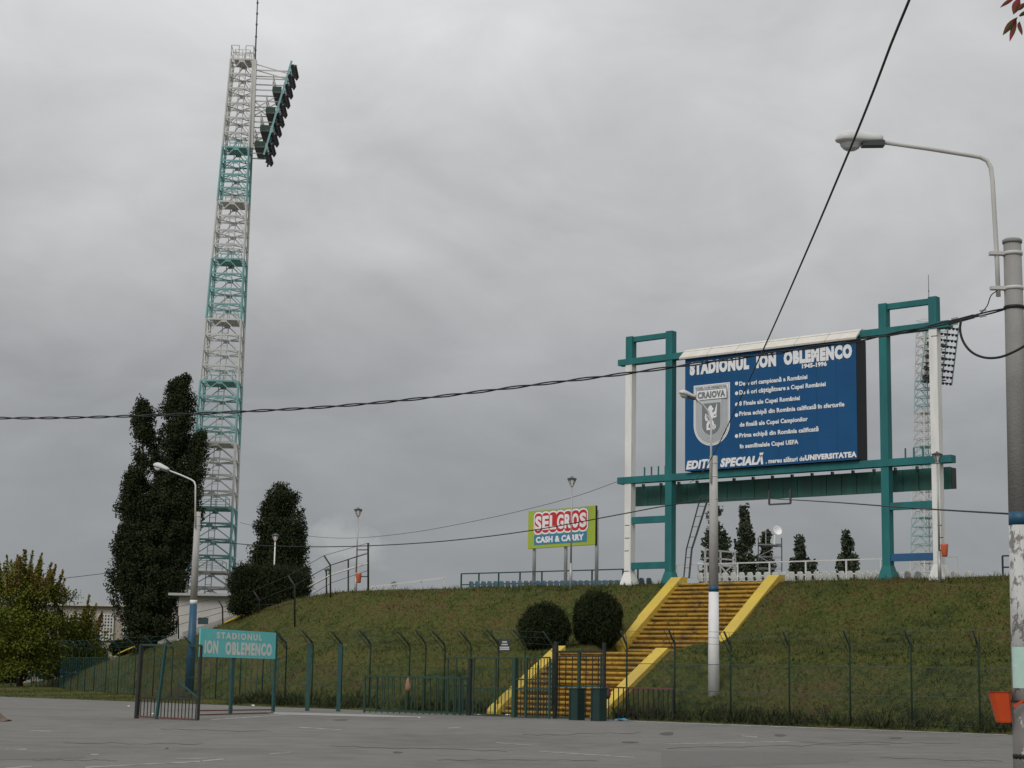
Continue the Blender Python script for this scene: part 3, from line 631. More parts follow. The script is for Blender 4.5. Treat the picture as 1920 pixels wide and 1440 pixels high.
# ------------------------------------------------------------------ supermarket billboard on the crest
PH = math.radians(50); bu = np.array([math.cos(PH), -math.sin(PH), 0]); bn = np.array([-math.sin(PH), -math.cos(PH), 0])
pc = aV(1054, 1090, 67.3); pc[2] = CZ
bb_ = thing('billboard', 'lime green supermarket billboard on three grey posts behind the crest railing', 'billboard', pc)
def on_bb(x, y):
    d_ = ray(x, y); return EYEP + d_ * (((pc - EYEP) @ bn) / (d_ @ bn))
def bc(x, y): p = on_bb(x, y); return float((p - pc) @ bu), float(p[2])
B0, B1 = bc(990, 1000)[0], bc(1116, 990)[0]; BZ1 = np.mean([bc(990, 960)[1], bc(1116, 947)[1]]); BZ0 = np.mean([bc(990, 1029)[1], bc(1116, 1021)[1]])
def bp(a, z, o=0.0): return pc + bu * a + ZUP * (z - pc[2]) + bn * o
MB().box(bp((B0 + B1) / 2, (BZ0 + BZ1) / 2, -.06), bu * (B1 - B0) / 2, bn * .06, ZUP * (BZ1 - BZ0) / 2).build('panel', 'lime', bb_)
MB().box(bp((B0 + B1) / 2 + .01, (BZ0 + BZ1) / 2, -.066), bu * (B1 - B0 + .012) / 2, bn * .05, ZUP * (BZ1 - BZ0 + .01) / 2).build('panel_edge', 'board_black', bb_)
for x in (996, 1055, 1113):
    a = bc(x, 1050)[0]; MB().tube([bp(a, pc[2] - .2, -.2), bp(a, BZ1 - .2, -.2)], .085, 10).build('post', 'galvanised', bb_, True)
def lpx(x, y): return 840 + x / 4.8, 860 + y / 4.8
l0, l1 = bc(*lpx(783, 580))[0], bc(*lpx(1252, 540))[0]; lzc = np.mean([bc(*lpx(783, 582))[1], bc(*lpx(1252, 550))[1]]); lhh = (bc(*lpx(1000, 470))[1] - bc(*lpx(1000, 650))[1]) / 2
def bubbles(k, o, m, name):
    n = 7; w = (l1 - l0); r = w / n * .62 * 1.0; hh = lhh * 1.0
    top = []; ts = np.linspace(0, 1, 141)
    xs = l0 + w * ts
    cxs = [l0 + w * (i + .5) / n for i in range(n)]
    prof = []
    rr = r + k
    xs = np.linspace(l0 - k, l1 + k, 141)
    for x in xs:
        best = 0
        for c in cxs:
            q = (x - c) / rr
            if abs(q) < 1: best = max(best, (1 - abs(q) ** 2.6) ** (1 / 2.6))
        prof.append(max(best, .02) * (hh + k))
    pts = [(x, lzc + h) for x, h in zip(xs, prof)] + [(x, lzc - h) for x, h in zip(xs[::-1], prof[::-1])]
    MB().prism([bp(a, z, o) for a, z in pts], bn * .004).build(name, m, bb_)
bubbles(.10, .004, 'logo_blue', 'logo_outline'); bubbles(.08, .010, 'logo_white', 'logo_rim'); bubbles(0, .016, 'logo_red', 'logo_field')
for i, ch in enumerate('SELGROS'):
    w = (l1 - l0) / 7; letters('letter', ch, bp(l0 + w * i + w * .07, lzc - lhh * .72, .022), bu, ZUP, bn, w * .88, lhh * 1.44, 'logo_white', bb_, bold=.045, depth=.006)
c0, c1 = bc(*lpx(775, 730))[0], bc(*lpx(1250, 700))[0]; czt = np.mean([bc(*lpx(775, 690))[1], bc(*lpx(1250, 656))[1]]); czb = np.mean([bc(*lpx(775, 778))[1], bc(*lpx(1250, 748))[1]])
MB().box(bp((c0 + c1) / 2, (czt + czb) / 2, .005), bu * (c1 - c0) / 2, bn * .004, ZUP * (czt - czb) / 2).build('logo_band', 'logo_blue', bb_)
letters('word', 'CASH & CARRY', bp(c0 + .15, czb + .09, .011), bu, ZUP, bn, c1 - c0 - .34, czt - czb - .18, 'logo_white', bb_, bold=.055, spacing=1.08, depth=.006)

# ------------------------------------------------------------------ floodlight towers
TY = 118.0
tO = aY(446, 820, TY); tO[2] = 0
wv = np.array([tO[0], tO[1], 0]); wv /= np.linalg.norm(wv); rv_ = np.array([wv[1], -wv[0], 0])
q10 = math.radians(6)
ta = rv_ * math.cos(q10) - wv * math.sin(q10); tb = wv * math.cos(q10) + rv_ * math.sin(q10)
tw = thing('floodlight_tower', 'tall white and turquoise lattice floodlight mast with tilted lamp rack beside the poplar', 'floodlight mast', tO + np.array([0, 0, 1.0]), 'stadium floodlight masts')
def tz(y): return float(aY(430, y, TY)[2])
def wa(z): return 1.54 + (tz(118) - z) * .043
def tp(a, b_, z): return tO + ta * a + tb * b_ + ZUP * z
ys = [1190, 1075, 955, 835, 720, 605, 492, 385, 283]
levels = []
for i in range(len(ys) - 1):
    za, zb_ = tz(ys[i]), tz(ys[i + 1])
    for k in range(4): levels.append((za + (zb_ - za) * k / 4, za + (zb_ - za) * (k + 1) / 4, i % 2))
za, zb_ = tz(283), tz(118)
for k in range(6): levels.append((za + (zb_ - za) * k / 6, za + (zb_ - za) * (k + 1) / 6, 0))
colours = ['white_steel', 'teal_steel']
zlow = levels[0][0]; lowz = [(zlow * (k) / 4 + 1.0 * (4 - k) / 4, zlow * (k + 1) / 4 + 1.0 * (3 - k) / 4, 1) for k in range(4)]
levels = lowz + levels
def corners(z):
    w = wa(z); return [tp(-w, -w / 2, z), tp(0, -w / 2, z), tp(0, w / 2, z), tp(-w, w / 2, z)]
prevc = None
for li, (za, zb_, c) in enumerate(levels):
    m = colours[c]; A = corners(za); Bc = corners(zb_)
    for i in range(4):
        bar('leg', A[i], Bc[i], .115, .115, m, tw)
        j = (i + 1) % 4; mid = (Bc[i] + Bc[j]) / 2
        bar('girt', Bc[i], Bc[j], .075, .11, m, tw)
        if li >= 1:
            bar('diagonal_brace', mid, A[i], .055, .055, m, tw); bar('diagonal_brace', mid, A[j], .055, .055, m, tw)
        if i == 0 or i == 2: MB().box(mid - ZUP * .08, (Bc[j] - Bc[i]) / np.linalg.norm(Bc[j] - Bc[i]) * .2, np.cross(ZUP, (Bc[j] - Bc[i]) / np.linalg.norm(Bc[j] - Bc[i])) * .02, ZUP * .12).build('gusset', m, tw)
    mids = [(Bc[i] + Bc[(i + 1) % 4]) / 2 for i in range(4)]
    pb = MB()
    for i in range(4): pb.bar(mids[i], mids[(i + 1) % 4], .06)
    pb.build('plan_brace', m, tw)
    if (li % 4 == 3 and li < 36) or li == len(levels) - 1:      # rest platforms with a rail
        w = wa(zb_); ce = tp(-w / 2, 0, zb_)
        MB().box(ce + ZUP * .02, ta * w * .36, tb * w * .46, ZUP * .035).build('rest_platform', m, tw)
        rr = MB()
        for a_, b_ in ((-.33, -.4), (.33, -.4), (.33, .4), (-.33, .4), (0, -.4), (0, .4)): rr.bar(ce + ta * a_ * w + tb * b_ * w, ce + ta * a_ * w + tb * b_ * w + ZUP * .75, .035)
        for b_ in (-.4, .4):
            for h in (.4, .75): rr.bar(ce + ta * -.33 * w + tb * b_ * w + ZUP * h, ce + ta * .33 * w + tb * b_ * w + ZUP * h, .03)
        for a_ in (-.33, .33): rr.bar(ce + ta * a_ * w - tb * .4 * w + ZUP * .75, ce + ta * a_ * w + tb * .4 * w + ZUP * .75, .03)
        rr.build('platform_rail', m, tw)
ladm = MB()
ztop = levels[-1][1]
for a_ in (-.2, .2): ladm.bar(tp(-wa(1) * .5 + a_, .1, 1.0), tp(-wa(ztop) * .5 + a_, .1, ztop), .04)
for z in np.arange(1.2, ztop, .45):
    ladm.bar(tp(-wa(z) * .5 - .2, .1, z), tp(-wa(z) * .5 + .2, .1, z), .03)
ladm.build('ladder', 'white_steel', tw)
# cable duct on the pitch-side leg, white in the head section
for (za, zb_) in ((tz(283), ztop),): MB().box(tp(.12, -wa(za) / 2 + .25, (za + zb_) / 2), ta * .13, tb * .2, ZUP * (zb_ - za) / 2).build('cable_duct', 'white_steel', tw)
# head rail and mast aerial
w = wa(ztop)
hr = MB()
for a_, b_ in ((-1, -.5), (-.65, -.5), (-.35, -.5), (0, -.5), (0, .5), (-.5, .5), (-1, .5)): hr.bar(tp(a_ * w, b_ * w, ztop), tp(a_ * w, b_ * w, ztop + 1.0), .045)
for h in (.5, 1.0):
    hr.bar(tp(-w, -w / 2, ztop + h), tp(-.65 * w, -w / 2, ztop + h), .04); hr.bar(tp(-.35 * w, -w / 2, ztop + h), tp(0, -w / 2, ztop + h), .04)
    hr.bar(tp(-w, w / 2, ztop + h), tp(0, w / 2, ztop + h), .04); hr.bar(tp(0, -w / 2, ztop + h), tp(0, w / 2, ztop + h), .04); hr.bar(tp(-w, -w / 2, ztop + h), tp(-w, w / 2, ztop + h), .04)
hr.build('head_rail', 'white_steel', tw)
am = MB(); am.tube([tp(.05, 0, ztop - .3), tp(.05, 0, ztop + 3), tp(.03, 0, ztop + 6.5)], [.06, .045, .03], 6)
for h in (.9, 1.9, 2.8, 3.6, 4.4): am.lathe([(.075, 0), (.075, .12)], tp(.05, 0, ztop + h), 6)
am.build('aerial', 'dark_steel', tw)
# lamp rack
rzt, rzb = tz(124), tz(300); rat, rab = 2.72, 1.08
def rk(t, b_, o=0.0):     # t from bottom 0 to top 1; o = outward of the rack plane
    nrm = np.array([rzt - rzb, -(rat - rab)]); nrm /= np.linalg.norm(nrm)
    return tp(rab + (rat - rab) * t + o * nrm[0], b_, rzb + (rzt - rzb) * t + o * nrm[1])
HB = 1.45
for b_ in (-HB, -HB / 3, HB / 3, HB):
    bar('rack_rail', rk(0, b_), rk(1, b_), .12, .12, 'teal_steel', tw)
for i in range(10):
    bar('rack_bar', rk(.03 + i * .104, -HB), rk(.03 + i * .104, HB), .09, .09, 'dark_steel', tw)
lm = MB(); lm.lathe([(.07, -.13), (.10, -.08), (.12, .02), (.185, .15), (.185, .17), (.16, .155), (.09, .04)], (0, 0, 0), 10, (1, 0, 0)); lamp_me = lm.mesh('floodlight', 'lamp_dark', smooth=True)
axd = ta * .86 - ZUP * .5; axd /= np.linalg.norm(axd); ayd = tb; azd = np.cross(axd, ayd)
lq = Matrix(((axd[0], ayd[0], azd[0]), (axd[1], ayd[1], azd[1]), (axd[2], ayd[2], azd[2]))).to_quaternion()
for i in range(10):
    for k in range(8):
        o = place('floodlight', lamp_me, rk(.03 + i * .104, -HB + .27 + k * (2 * HB - .54) / 7, .17), tw); o.rotation_mode = 'QUATERNION'; o.rotation_quaternion = lq
for t, dpt in ((.70, .62), (.48, .66), (.29, .68), (.12, .75)):
    c = rk(t, 0); c0_ = c - ta * (dpt / 2 + .12)
    MB().box(c0_ - ZUP * .25, ta * dpt / 2, tb * HB, ZUP * .05).build('catwalk', 'dark_steel', tw)
    MB().box(c0_ - ta * dpt / 2 - ZUP * .05, ta * .02, tb * HB, ZUP * .15).build('kick_plate', 'fence_green', tw)
    MB().box(c0_ - tb * HB - ZUP * .02, ta * dpt / 2, tb * .02, ZUP * .17).build('kick_plate', 'fence_green', tw)
    cr_ = MB()
    for b_ in np.linspace(-HB, HB, 5): cr_.bar(c0_ - ta * dpt / 2 + tb * b_, c0_ - ta * dpt / 2 + tb * b_ + ZUP * 1.0, .035)
    for h in (.55, 1.0): cr_.bar(c0_ - ta * dpt / 2 - tb * HB + ZUP * h, c0_ - ta * dpt / 2 + tb * HB + ZUP * h, .035)
    cr_.build('catwalk_rail', 'white_steel', tw)
for t in (.93, .84, .72, .6, .5, .38, .27, .15, .05):
    for b_ in (-.65, .65):
        p = rk(t, b_); bar('strut', tp(0, b_, p @ ZUP), p, .07, .07, 'white_steel', tw)
for t0_, t1_ in ((1.0, .9), (.62, .42), (.5, .7), (.2, .36)):
    for b_ in (-.65, .65):
        p = rk(t1_, b_); bar('strut', tp(0, b_, float(rk(t0_, b_)[2])), p, .06, .06, 'white_steel', tw)
# the far mast: the same thing across the ground
ft = copy_tree(tw)
ft['label'] = 'distant white lattice floodlight mast with lamp grid half hidden behind the right scoreboard column'
fO = aY(1752, 1080, 207.0); fO[2] = 1.0
fvw = np.array([fO[0], fO[1], 0]); fvw /= np.linalg.norm(fvw); frt = np.array([fvw[1], -fvw[0], 0])
fa = -fvw * math.cos(math.radians(36)) + frt * math.sin(math.radians(36))
ft.rotation_euler = (0, 0, math.atan2(fa[1], fa[0]) - math.atan2(ta[1], ta[0])); ft.location = fO
mat('teal_pale', (.30, .43, .42), .6, .12, 2)  # paler teal, used on the far mast only
def swap_teal(o):
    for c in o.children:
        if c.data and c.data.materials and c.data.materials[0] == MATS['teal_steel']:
            if c.data == unit('teal_steel'): c.data = unit('teal_pale')
            else: c.data = c.data.copy(); c.data.materials[0] = MATS['teal_pale']
swap_teal(ft)
for c in ft.children:                         # the far mast carries a wider lamp grid
    k = Vector(tb)
    if c.name.startswith(('floodlight', 'rack_bar', 'rack_rail')):
        c.location = c.location + k * (c.location.dot(k) - float((tO - base_of(tw)) @ tb)) * .55
        if c.name.startswith('rack_bar'): c.scale.x *= 1.55

# ------------------------------------------------------------------ street lamps on concrete poles
def lamp_head(parent, tip, tail, drop=ZUP):      # cobra head from tail (arm end) to tip
    tip = np.array(tip, float); tail = np.array(tail, float); d_ = tip - tail; L = np.linalg.norm(d_); d_ /= L
    sd_ = np.cross(d_, ZUP); sd_ /= np.linalg.norm(sd_); up_ = np.cross(sd_, d_)
    k = L / .62
    top = MB(); n = 12; rings = [(0, .06, .06, .03), (.08, .08, .085, .04), (.2, .095, .105, .045), (.3, .115, .13, .045), (.42, .14, .145, .045), (.52, .13, .125, .035), (.59, .08, .075, .02), (.62, .01, .01, .0)]
    for a, hw, hu, hd in rings:
        for q in range(n):
            t = 2 * math.pi * q / n; h = hu * math.sin(t) if math.sin(t) > 0 else hd * math.sin(t)
            top.v.append(tuple(tail + d_ * a * k + sd_ * hw * k * math.cos(t) + up_ * (h * k + .02 * k)))
    for i in range(len(rings) - 1):
        for q in range(n): top.f.append((i * n + q, i * n + (q + 1) % n, (i + 1) * n + (q + 1) % n, (i + 1) * n + q))
    top.f.append(tuple(range(n))[::-1]); h = top.build('lamp_head', 'lamp_grey', parent, True)
    ub = MB(); ub.box(tail + d_ * .13 * k - up_ * .035 * k, d_ * .145 * k, sd_ * .07 * k, up_ * .035 * k); ub.build('gear_tray', 'lamp_under', h)
    gl = MB()
    for a in range(5):
        f = a / 4 * math.pi / 2
        for q in range(n):
            t = 2 * math.pi * q / n; gl.v.append(tuple(tail + d_ * (.42 * k + .145 * k * math.cos(f) * math.cos(t)) + sd_ * .1 * k * math.cos(f) * math.sin(t) - up_ * (.012 + .12 * k * math.sin(f))))
    for a in range(4):
        for q in range(n): gl.f.append((a * n + q, a * n + (q + 1) % n, (a + 1) * n + (q + 1) % n, (a + 1) * n + q))
    gl.build('lens', 'lens_glass', h, True)
def pole_seg(parent, base, z0, z1, ra, rb, H, m, name):
    f = lambda z: ra + (rb - ra) * z / H
    return MB().tube([base + ZUP * z0, base + ZUP * z1], [f(z0), f(z1)], 20, True).build(name, m, parent, True)
# near pole, right edge of the view
NY = 21.5
nb = aY(1897, 1300, NY); nb[2] = 0; nb[0] = aY(1897, 450, NY)[0] + .005
def nz_(y): return float(aY(1897, y, NY)[2])
NH = nz_(449)
sl = thing('street_lamp', 'nearest concrete lamp pole at right edge with chipped white paint and long bent arm', 'street lamp', nb, 'concrete street lamps')
segs = [(0, nz_(1318), 'pole_foot'), (nz_(1318), nz_(985), 'chipped_white'), (nz_(985), nz_(960), 'blue_band'), (nz_(960), NH - .02, 'concrete_pole')]
for z0, z1, m in segs: pole_seg(sl, nb, z0, z1, .168, .108, NH, m, 'pole_section' if m == 'concrete_pole' else 'painted_band')
MB().lathe([(.108, 0), (.122, .0), (.122, .04), (.1, .055)], nb + ZUP * (NH - .05), 18).build('pole_cap', 'concrete_pole', sl, True)
armp = [aY(1872, 556, NY), aY(1869, 480, NY), aY(1861, 340, NY), aY(1858, 315, NY), aY(1851, 301, NY), aY(1838, 294.5, NY), aY(1815, 290.5, NY), aY(1740, 278.5, NY), aY(1652, 266, NY)]
MB().tube(armp, .03, 10).build('arm', 'white_steel', sl, True)
for y in (476, 541):
    z = nz_(y); MB().lathe([(.122, -.022), (.126, 0), (.122, .022)], nb + ZUP * z, 18).build('clamp', 'white_steel', sl, True)
    MB().box(nb + np.array([-.19, 0, z]), (.10, 0, 0), (0, .045, 0), (0, 0, .02)).build('clamp_plate', 'white_steel', sl)
lamp_head(sl, aY(1566, 266, NY), aY(1655, 265, NY))
for z in (nz_(577),): MB().lathe([(.128, -.02), (.132, 0), (.128, .02)], nb + ZUP * z, 16).build('cable_band', 'cable', sl, True)
MB().lathe([(.163, -.03), (.168, 0), (.163, .03)], nb + ZUP * nz_(1418), 16).build('strap', 'board_black', sl, True)
# poster pasted on the pole: curved sheet proud of the surface
ps = MB(); z0, z1 = nz_(1290), nz_(1213); rr_ = .156
for z in (z0, z1):
    for k in range(9):
        t = math.radians(195 + k * 16); ps.v.append(tuple(nb + np.array([math.cos(t) * (rr_ + .006 - z * .0), math.sin(t) * (rr_ + .006), z])))
for k in range(8): ps.f.append((k, k + 1, k + 10, k + 9))
ps.build('torn_poster', 'poster_green', sl)
# litter bin clamped to the pole
bz1, bz0 = nz_(1297), nz_(1355); bcn = aY(1874, 1325, NY - .05)
bn_ = thing('litter_bin', 'bright orange plastic litter bin strapped to the nearest pole', 'litter bin', np.array([bcn[0], bcn[1], bz0]), 'orange litter bins')
bm = MB()
def binring(z, hw, hd, ox): return [np.array([bcn[0] + ox + hw * c_, bcn[1] + hd * s_, z]) for c_, s_ in ((-1, -.6), (-.7, -1), (.7, -1), (1, -.6), (1, .6), (.7, 1), (-.7, 1), (-1, .6))]
rings = [binring(bz0, .08, .075, .05), binring(bz0 + .02, .088, .08, .048), binring(bz1 - .02, .118, .10, .0), binring(bz1, .132, .112, -.006), binring(bz1 - .012, .108, .09, .0), binring(bz0 + .05, .08, .07, .045)]
for r_ in rings: bm.v.extend(map(tuple, r_))
for i in range(len(rings) - 1):
    for k in range(8): bm.f.append((i * 8 + k, i * 8 + (k + 1) % 8, (i + 1) * 8 + (k + 1) % 8, (i + 1) * 8 + k))
bm.f.append(tuple(range(8))[::-1]); bm.f.append(tuple(range(40, 48)))
bm.build('bucket', 'orange_plastic', bn_)
MB().bar(aY(1886, 1314, NY - .08), nb + np.array([0, -.158, nz_(1316)]), .012, .025).build('hanger', 'board_black', bn_)
MB().bar(aY(1900, 1325, NY - .22), aY(1925, 1310, NY - .22), .012, .03).build('lid_flap', 'orange_plastic', bn_)
# middle pole beside the stairs
my_v = 54.9
mb0 = W(sx(1337, my_v), my_v, emb_z(0, my_v) - .4)
def mz(y): return float(aV(1337, y, my_v)[2])
mbx = aV(1338, 855, my_v); mb0[0], mb0[1] = mbx[0], mbx[1]
ml = thing('street_lamp', 'concrete lamp pole with white lower half and blue ring in front of the yellow stairs', 'street lamp', mb0, 'concrete street lamps')
H_ = mz(855) - mb0[2]
for z0, z1, m in ((0, mz(1110) - mb0[2], 'white_band'), (mz(1110) - mb0[2], mz(1098) - mb0[2], 'blue_band'), (mz(1098) - mb0[2], H_, 'concrete_light')):
    pole_seg(ml, mb0, z0, z1, .215, .145, H_, m, 'painted_band' if 'concrete' not in m else 'pole_section')
def am_(x, y, dv=0.0): return aV(x, y, my_v - .2 - dv)
MB().tube([am_(1333, 905), am_(1333.5, 800), am_(1332, 785), am_(1328, 772, .1), am_(1318, 759, .3), am_(1300, 744, .7)], .04, 8).build('arm', 'lamp_grey', ml, True)
for y in (868, 893): MB().lathe([(.16, -.02), (.165, 0), (.16, .02)], mb0 + ZUP * (mz(y) - mb0[2]), 14).build('clamp', 'lamp_grey', ml, True)
lamp_head(ml, am_(1273, 737, 1.25), am_(1303, 746, .68))
# left pole behind the gate
ly_v = 58.5
lb0 = aV(369, 1000, ly_v); lb0[2] = .4
def lz(y): return float(aV(369, y, ly_v)[2])
ll = thing('street_lamp', 'concrete lamp pole with blue painted base behind the open gate', 'street lamp', lb0, 'concrete street lamps')
H_ = lz(960) - lb0[2]
for z0, z1, m in ((0, lz(1133) - lb0[2], 'blue_band'), (lz(1133) - lb0[2], lz(1125) - lb0[2], 'white_band'), (lz(1125) - lb0[2], H_, 'concrete_light')):
    pole_seg(ll, lb0, z0, z1, .22, .15, H_, m, 'painted_band' if 'concrete' not in m else 'pole_section')
def al_(x, y, dv=0.0): return aV(x, y, ly_v - .2 - dv)
MB().tube([al_(366, 990), al_(366.5, 910), al_(364, 903), al_(358, 899), al_(340, 891, .2), al_(314, 881, .4)], .04, 8).build('arm', 'lamp_grey', ll, True)
for y in (968, 985): MB().lathe([(.165, -.02), (.17, 0), (.165, .02)], lb0 + ZUP * (lz(y) - lb0[2]), 14).build('clamp', 'lamp_grey', ll, True)
lamp_head(ll, al_(287, 873, .8), al_(316, 882, .42))

# ------------------------------------------------------------------ park lanterns on the crest
def lantern(x, yb, yt, Y, label, m='galvanised', base_z=None):
    p = aY(x, yb, Y); top = aY(x, yt, Y)[2]; p0 = p.copy()
    if base_z is not None: p0[2] = base_z
    t = thing('park_lantern', label, 'lantern post', p0, 'lantern posts on the embankment crest'); h = top - p0[2]
    MB().tube([p0 - ZUP * .2, p0 + ZUP * 1.1], .075, 10).build('base_tube', m, t, True)
    MB().tube([p0 + ZUP * 1.1, p0 + ZUP * (h - .42)], [.045, .035], 8).build('post', m, t, True)
    hd = MB(); zb = p0 + ZUP * (h - .42)
    hd.lathe([(.04, 0), (.09, .03), (.08, .06)], zb, 6).build('collar', 'bin_salmon' if 'red' in label else m, t)
    MB().lathe([(.08, .06), (.2, .36)], zb, 6).build('glass', 'lens_glass', t)
    MB().lathe([(.23, .36), (.23, .39), (.06, .46), (.02, .5)], zb, 6).build('hat', 'dark_steel', t)
    for k in range(6):
        a = 2 * math.pi * k / 6; bar('frame_rib', zb + np.array([.08 * math.cos(a), .08 * math.sin(a), .06]), zb + np.array([.205 * math.cos(a), .205 * math.sin(a), .36]), .02, .02, 'dark_steel', t)
    return t, p0
lt1, lq1 = lantern(1070, 1098, 896, 82.6, 'tall slim lantern post standing in front of the lime billboard', base_z=CZ - .1)
lt2, lq2 = lantern(667, 1104, 954, 93.3, 'lantern post with red collar and bin near the crest end', base_z=CZ - .15)
lt3, lq3 = lantern(511, 1140, 1002, 101, 'pale lantern post with red collar before the round poplar', 'white_band', base_z=4.7)
lt4, lq4 = lantern(613, 1120, 1067, 112, 'small lantern post behind the fence left of the bin lantern', base_z=4.2)
lt5, lq5 = lantern(739, 1104, 1092, 120, 'lantern top just peeping over the grassy crest', base_z=3.2)
rp = aV(1763, 1075, VB - .6)
lt6, lq6 = lantern(1762, 1078, 850, float(rp[1]), 'lantern post standing right in front of the right white scoreboard column', base_z=CZ - .1)
def small_bin(x, y, Y, post, label):
    c = aY(x, y, Y); t = thing('litter_bin', label, 'litter bin', c - ZUP * .25, 'orange litter bins')
    b = MB(); b.lathe([(.10, -.25), (.12, -.2), (.155, .2), (.15, .25), (.1, .27)], c, 10); b.build('bucket', 'bin_salmon', t, True)
    q = np.array([post[0], post[1], c[2]]); MB().bar(c, q, .03, .05).build('hanger', 'board_black', t)
small_bin(672.5, 1084, 93.2, lq2, 'salmon red litter bin hanging on the crest-end lantern post')
small_bin(1771, 1032, float(rp[1]) - .1, lq6, 'salmon red litter bin hanging by the right scoreboard column')

# ------------------------------------------------------------------ overhead cables
def cable(name, label, pts, r, twist=0.0, n=80, seg=5):
    P = np.array(pts); tt = np.zeros(len(P)); tt[1:] = np.cumsum(np.linalg.norm(np.diff(P, axis=0), axis=1))
    ts = np.linspace(0, tt[-1], n)
    def cr_spline(k):
        # smooth interpolation: natural cubic by finite tangents
        m_ = np.gradient(P[:, k], tt); o_ = []
        for t in ts:
            i = min(max(np.searchsorted(tt, t) - 1, 0), len(P) - 2); h = tt[i + 1] - tt[i]; q = (t - tt[i]) / h
            o_.append((2 * q**3 - 3 * q**2 + 1) * P[i, k] + (q**3 - 2 * q**2 + q) * h * m_[i] + (-2 * q**3 + 3 * q**2) * P[i + 1, k] + (q**3 - q**2) * h * m_[i + 1])
        return np.array(o_)
    Q = np.stack([cr_spline(k) for k in range(3)], 1)
    t = thing(name, label, 'cable', Q[0])
    if twist:
        for ph in (0, math.pi):
            off = np.stack([0 * ts, twist * np.cos(ts * 5.5 + ph), twist * np.sin(ts * 5.5 + ph)], 1); MB().tube(list(Q + off), r, seg).build('strand', 'cable', t, True)
    else: MB().tube(list(Q), r, seg).build('strand', 'cable', t, True)
    return t
A_ = nb + np.array([-.12, 0, 0]); B_ = np.array([bearing(-150) * 31, 31, 0])
pts = [(-150, 781), (0, 784), (140, 783), (250, 780), (450, 772), (640, 761), (800, 746), (1000, 722), (1170, 701), (1350, 676), (1500, 655), (1650, 631), (1780, 604), (1835, 591), (1882, 580)]
cable('overhead_cable', 'thick twisted black cable crossing the whole view to the nearest pole', [on_line(x, A_, B_, y) for x, y in pts], .011, .015, n=420)
A2 = np.array([bearing(1760, -100) * 13.5, 13.5, 0]); B2 = aV(1292, 905, VB - .1)
pts = [(1760, -140), (1705, 0), (1672, 80), (1645, 152), (1560, 360), (1500, 500), (1440, 636), (1380, 765), (1340, 848), (1312, 892), (1293, 905)]
cable('overhead_cable', 'single black cable dropping steeply from upper right towards the scoreboard', [on_line(x, A2, B2, y) for x, y in pts], .014, n=120)
mt = mb0 + np.array([0, 0, 0]); lt_ = lb0
pts = [(1330, 936), (1240, 950), (1160, 965), (1000, 994), (850, 1013), (700, 1023), (560, 1025), (450, 1020), (374, 1011)]
cable('overhead_cable', 'thin cable sagging from the middle lamp pole to the left lamp pole', [on_line(x, mt, lt_, y) for x, y in pts], .022, n=90)
pts = [(1342, 936), (1400, 934), (1480, 937), (1580, 943), (1660, 949), (1780, 957), (1893, 963.6)]
cable('overhead_cable', 'thin cable from the middle lamp pole to the nearest pole', [on_line(x, mt, nb, y) for x, y in pts], .013, n=70)
e1 = W(sE0 + .2, VB, 0)
pts = [(1160, 902), (1100, 924), (980, 957), (880, 979), (760, 1000), (640, 1009), (540, 1000), (450, 980)]
cable('overhead_cable', 'faint thin wire from the left scoreboard beam to the floodlight mast', [on_line(x, e1, tO, y) for x, y in pts], .012, n=80)
q0, q1 = np.array([bearing(60) * 125, 125, 0]), np.array([bearing(330) * 110, 110, 0])
cable('overhead_cable', 'faint wire between the maple and the big poplar', [on_line(x, q0, q1, y) for x, y in ((60, 1091), (130, 1083), (210, 1073), (280, 1061), (340, 1048))], .02, n=30)
# cable gear and slack loop at the nearest pole
lo = [(1802, 600), (1800, 615), (1806, 640), (1822, 660), (1845, 670), (1872, 670), (1900, 660), (1930, 643)]
cable('cable_loop', 'slack black loop of cable hanging beside the nearest pole', [aY(x, y, NY - .15 - .003 * (x - 1800)) for x, y in lo], .016, n=40)
cable('cable_loop', 'thin black feeder wire curling up to the nearest lamp arm', [aY(x, y, NY - .05) for x, y in ((1800, 600), (1835, 590), (1850, 575), (1860, 552), (1870, 545))], .007, n=30)
tgt = thing('cable_tensioner', 'small black clamp and turnbuckle on the thick cable beside the pole', 'cable clamp', aY(1790, 600, NY))
MB().bar(aY(1778, 606, NY), aY(1826, 593, NY), .035, .05).build('clamp_body', 'cable', tgt)
for x, y in ((1790, 598), (1790, 609), (1843, 583), (1843, 594)): MB().bar(aY(x - 6, y, NY), aY(x + 6, y - 2, NY), .02, .02).build('clamp_bolt', 'galvanised', tgt)

# ------------------------------------------------------------------ railings and seats on the crest
def run_rail(name, label, cat, pts, h, mids, m, px_posts=None, r=.03, zoff=0.0):
    t = thing(name, label, cat, pts[0])
    for p in pts: bar('post', p - ZUP * .1, p + ZUP * h, r * 2, r * 2, m, t)
    for f in mids + [1.0]:
        for a, b in zip(pts[:-1], pts[1:]): bar('rail', a + ZUP * h * f, b + ZUP * h * f, r * 1.9, r * 1.9, m, t)
    return t
RV = 67.7
ztr = np.mean([aV(865, 1080, RV)[2], aV(1160, 1063, RV)[2]])
pts = [W(sx(x, RV, 1080), RV, CZ - .05) for x in (865, 898, 935, 975, 1016, 1062, 1110, 1168, 1196)]
run_rail('crest_railing', 'teal pipe railing along the crest behind the billboard', 'railing', pts, ztr - CZ + .05, [.36], 'fence_teal')
RV2 = 69.2
pts = [W(sx(x, RV2, 1080), RV2, CZ - .05) for x in (1268, 1325, 1383, 1443, 1511, 1587, 1652, 1725, 1795)]
zr2 = np.mean([aV(1300, 1059, RV2)[2], aV(1655, 1047, RV2)[2]])
run_rail('crest_railing', 'white pipe railing along the crest beneath the scoreboard', 'railing', pts, zr2 - CZ + .05, [.45], 'white_band')
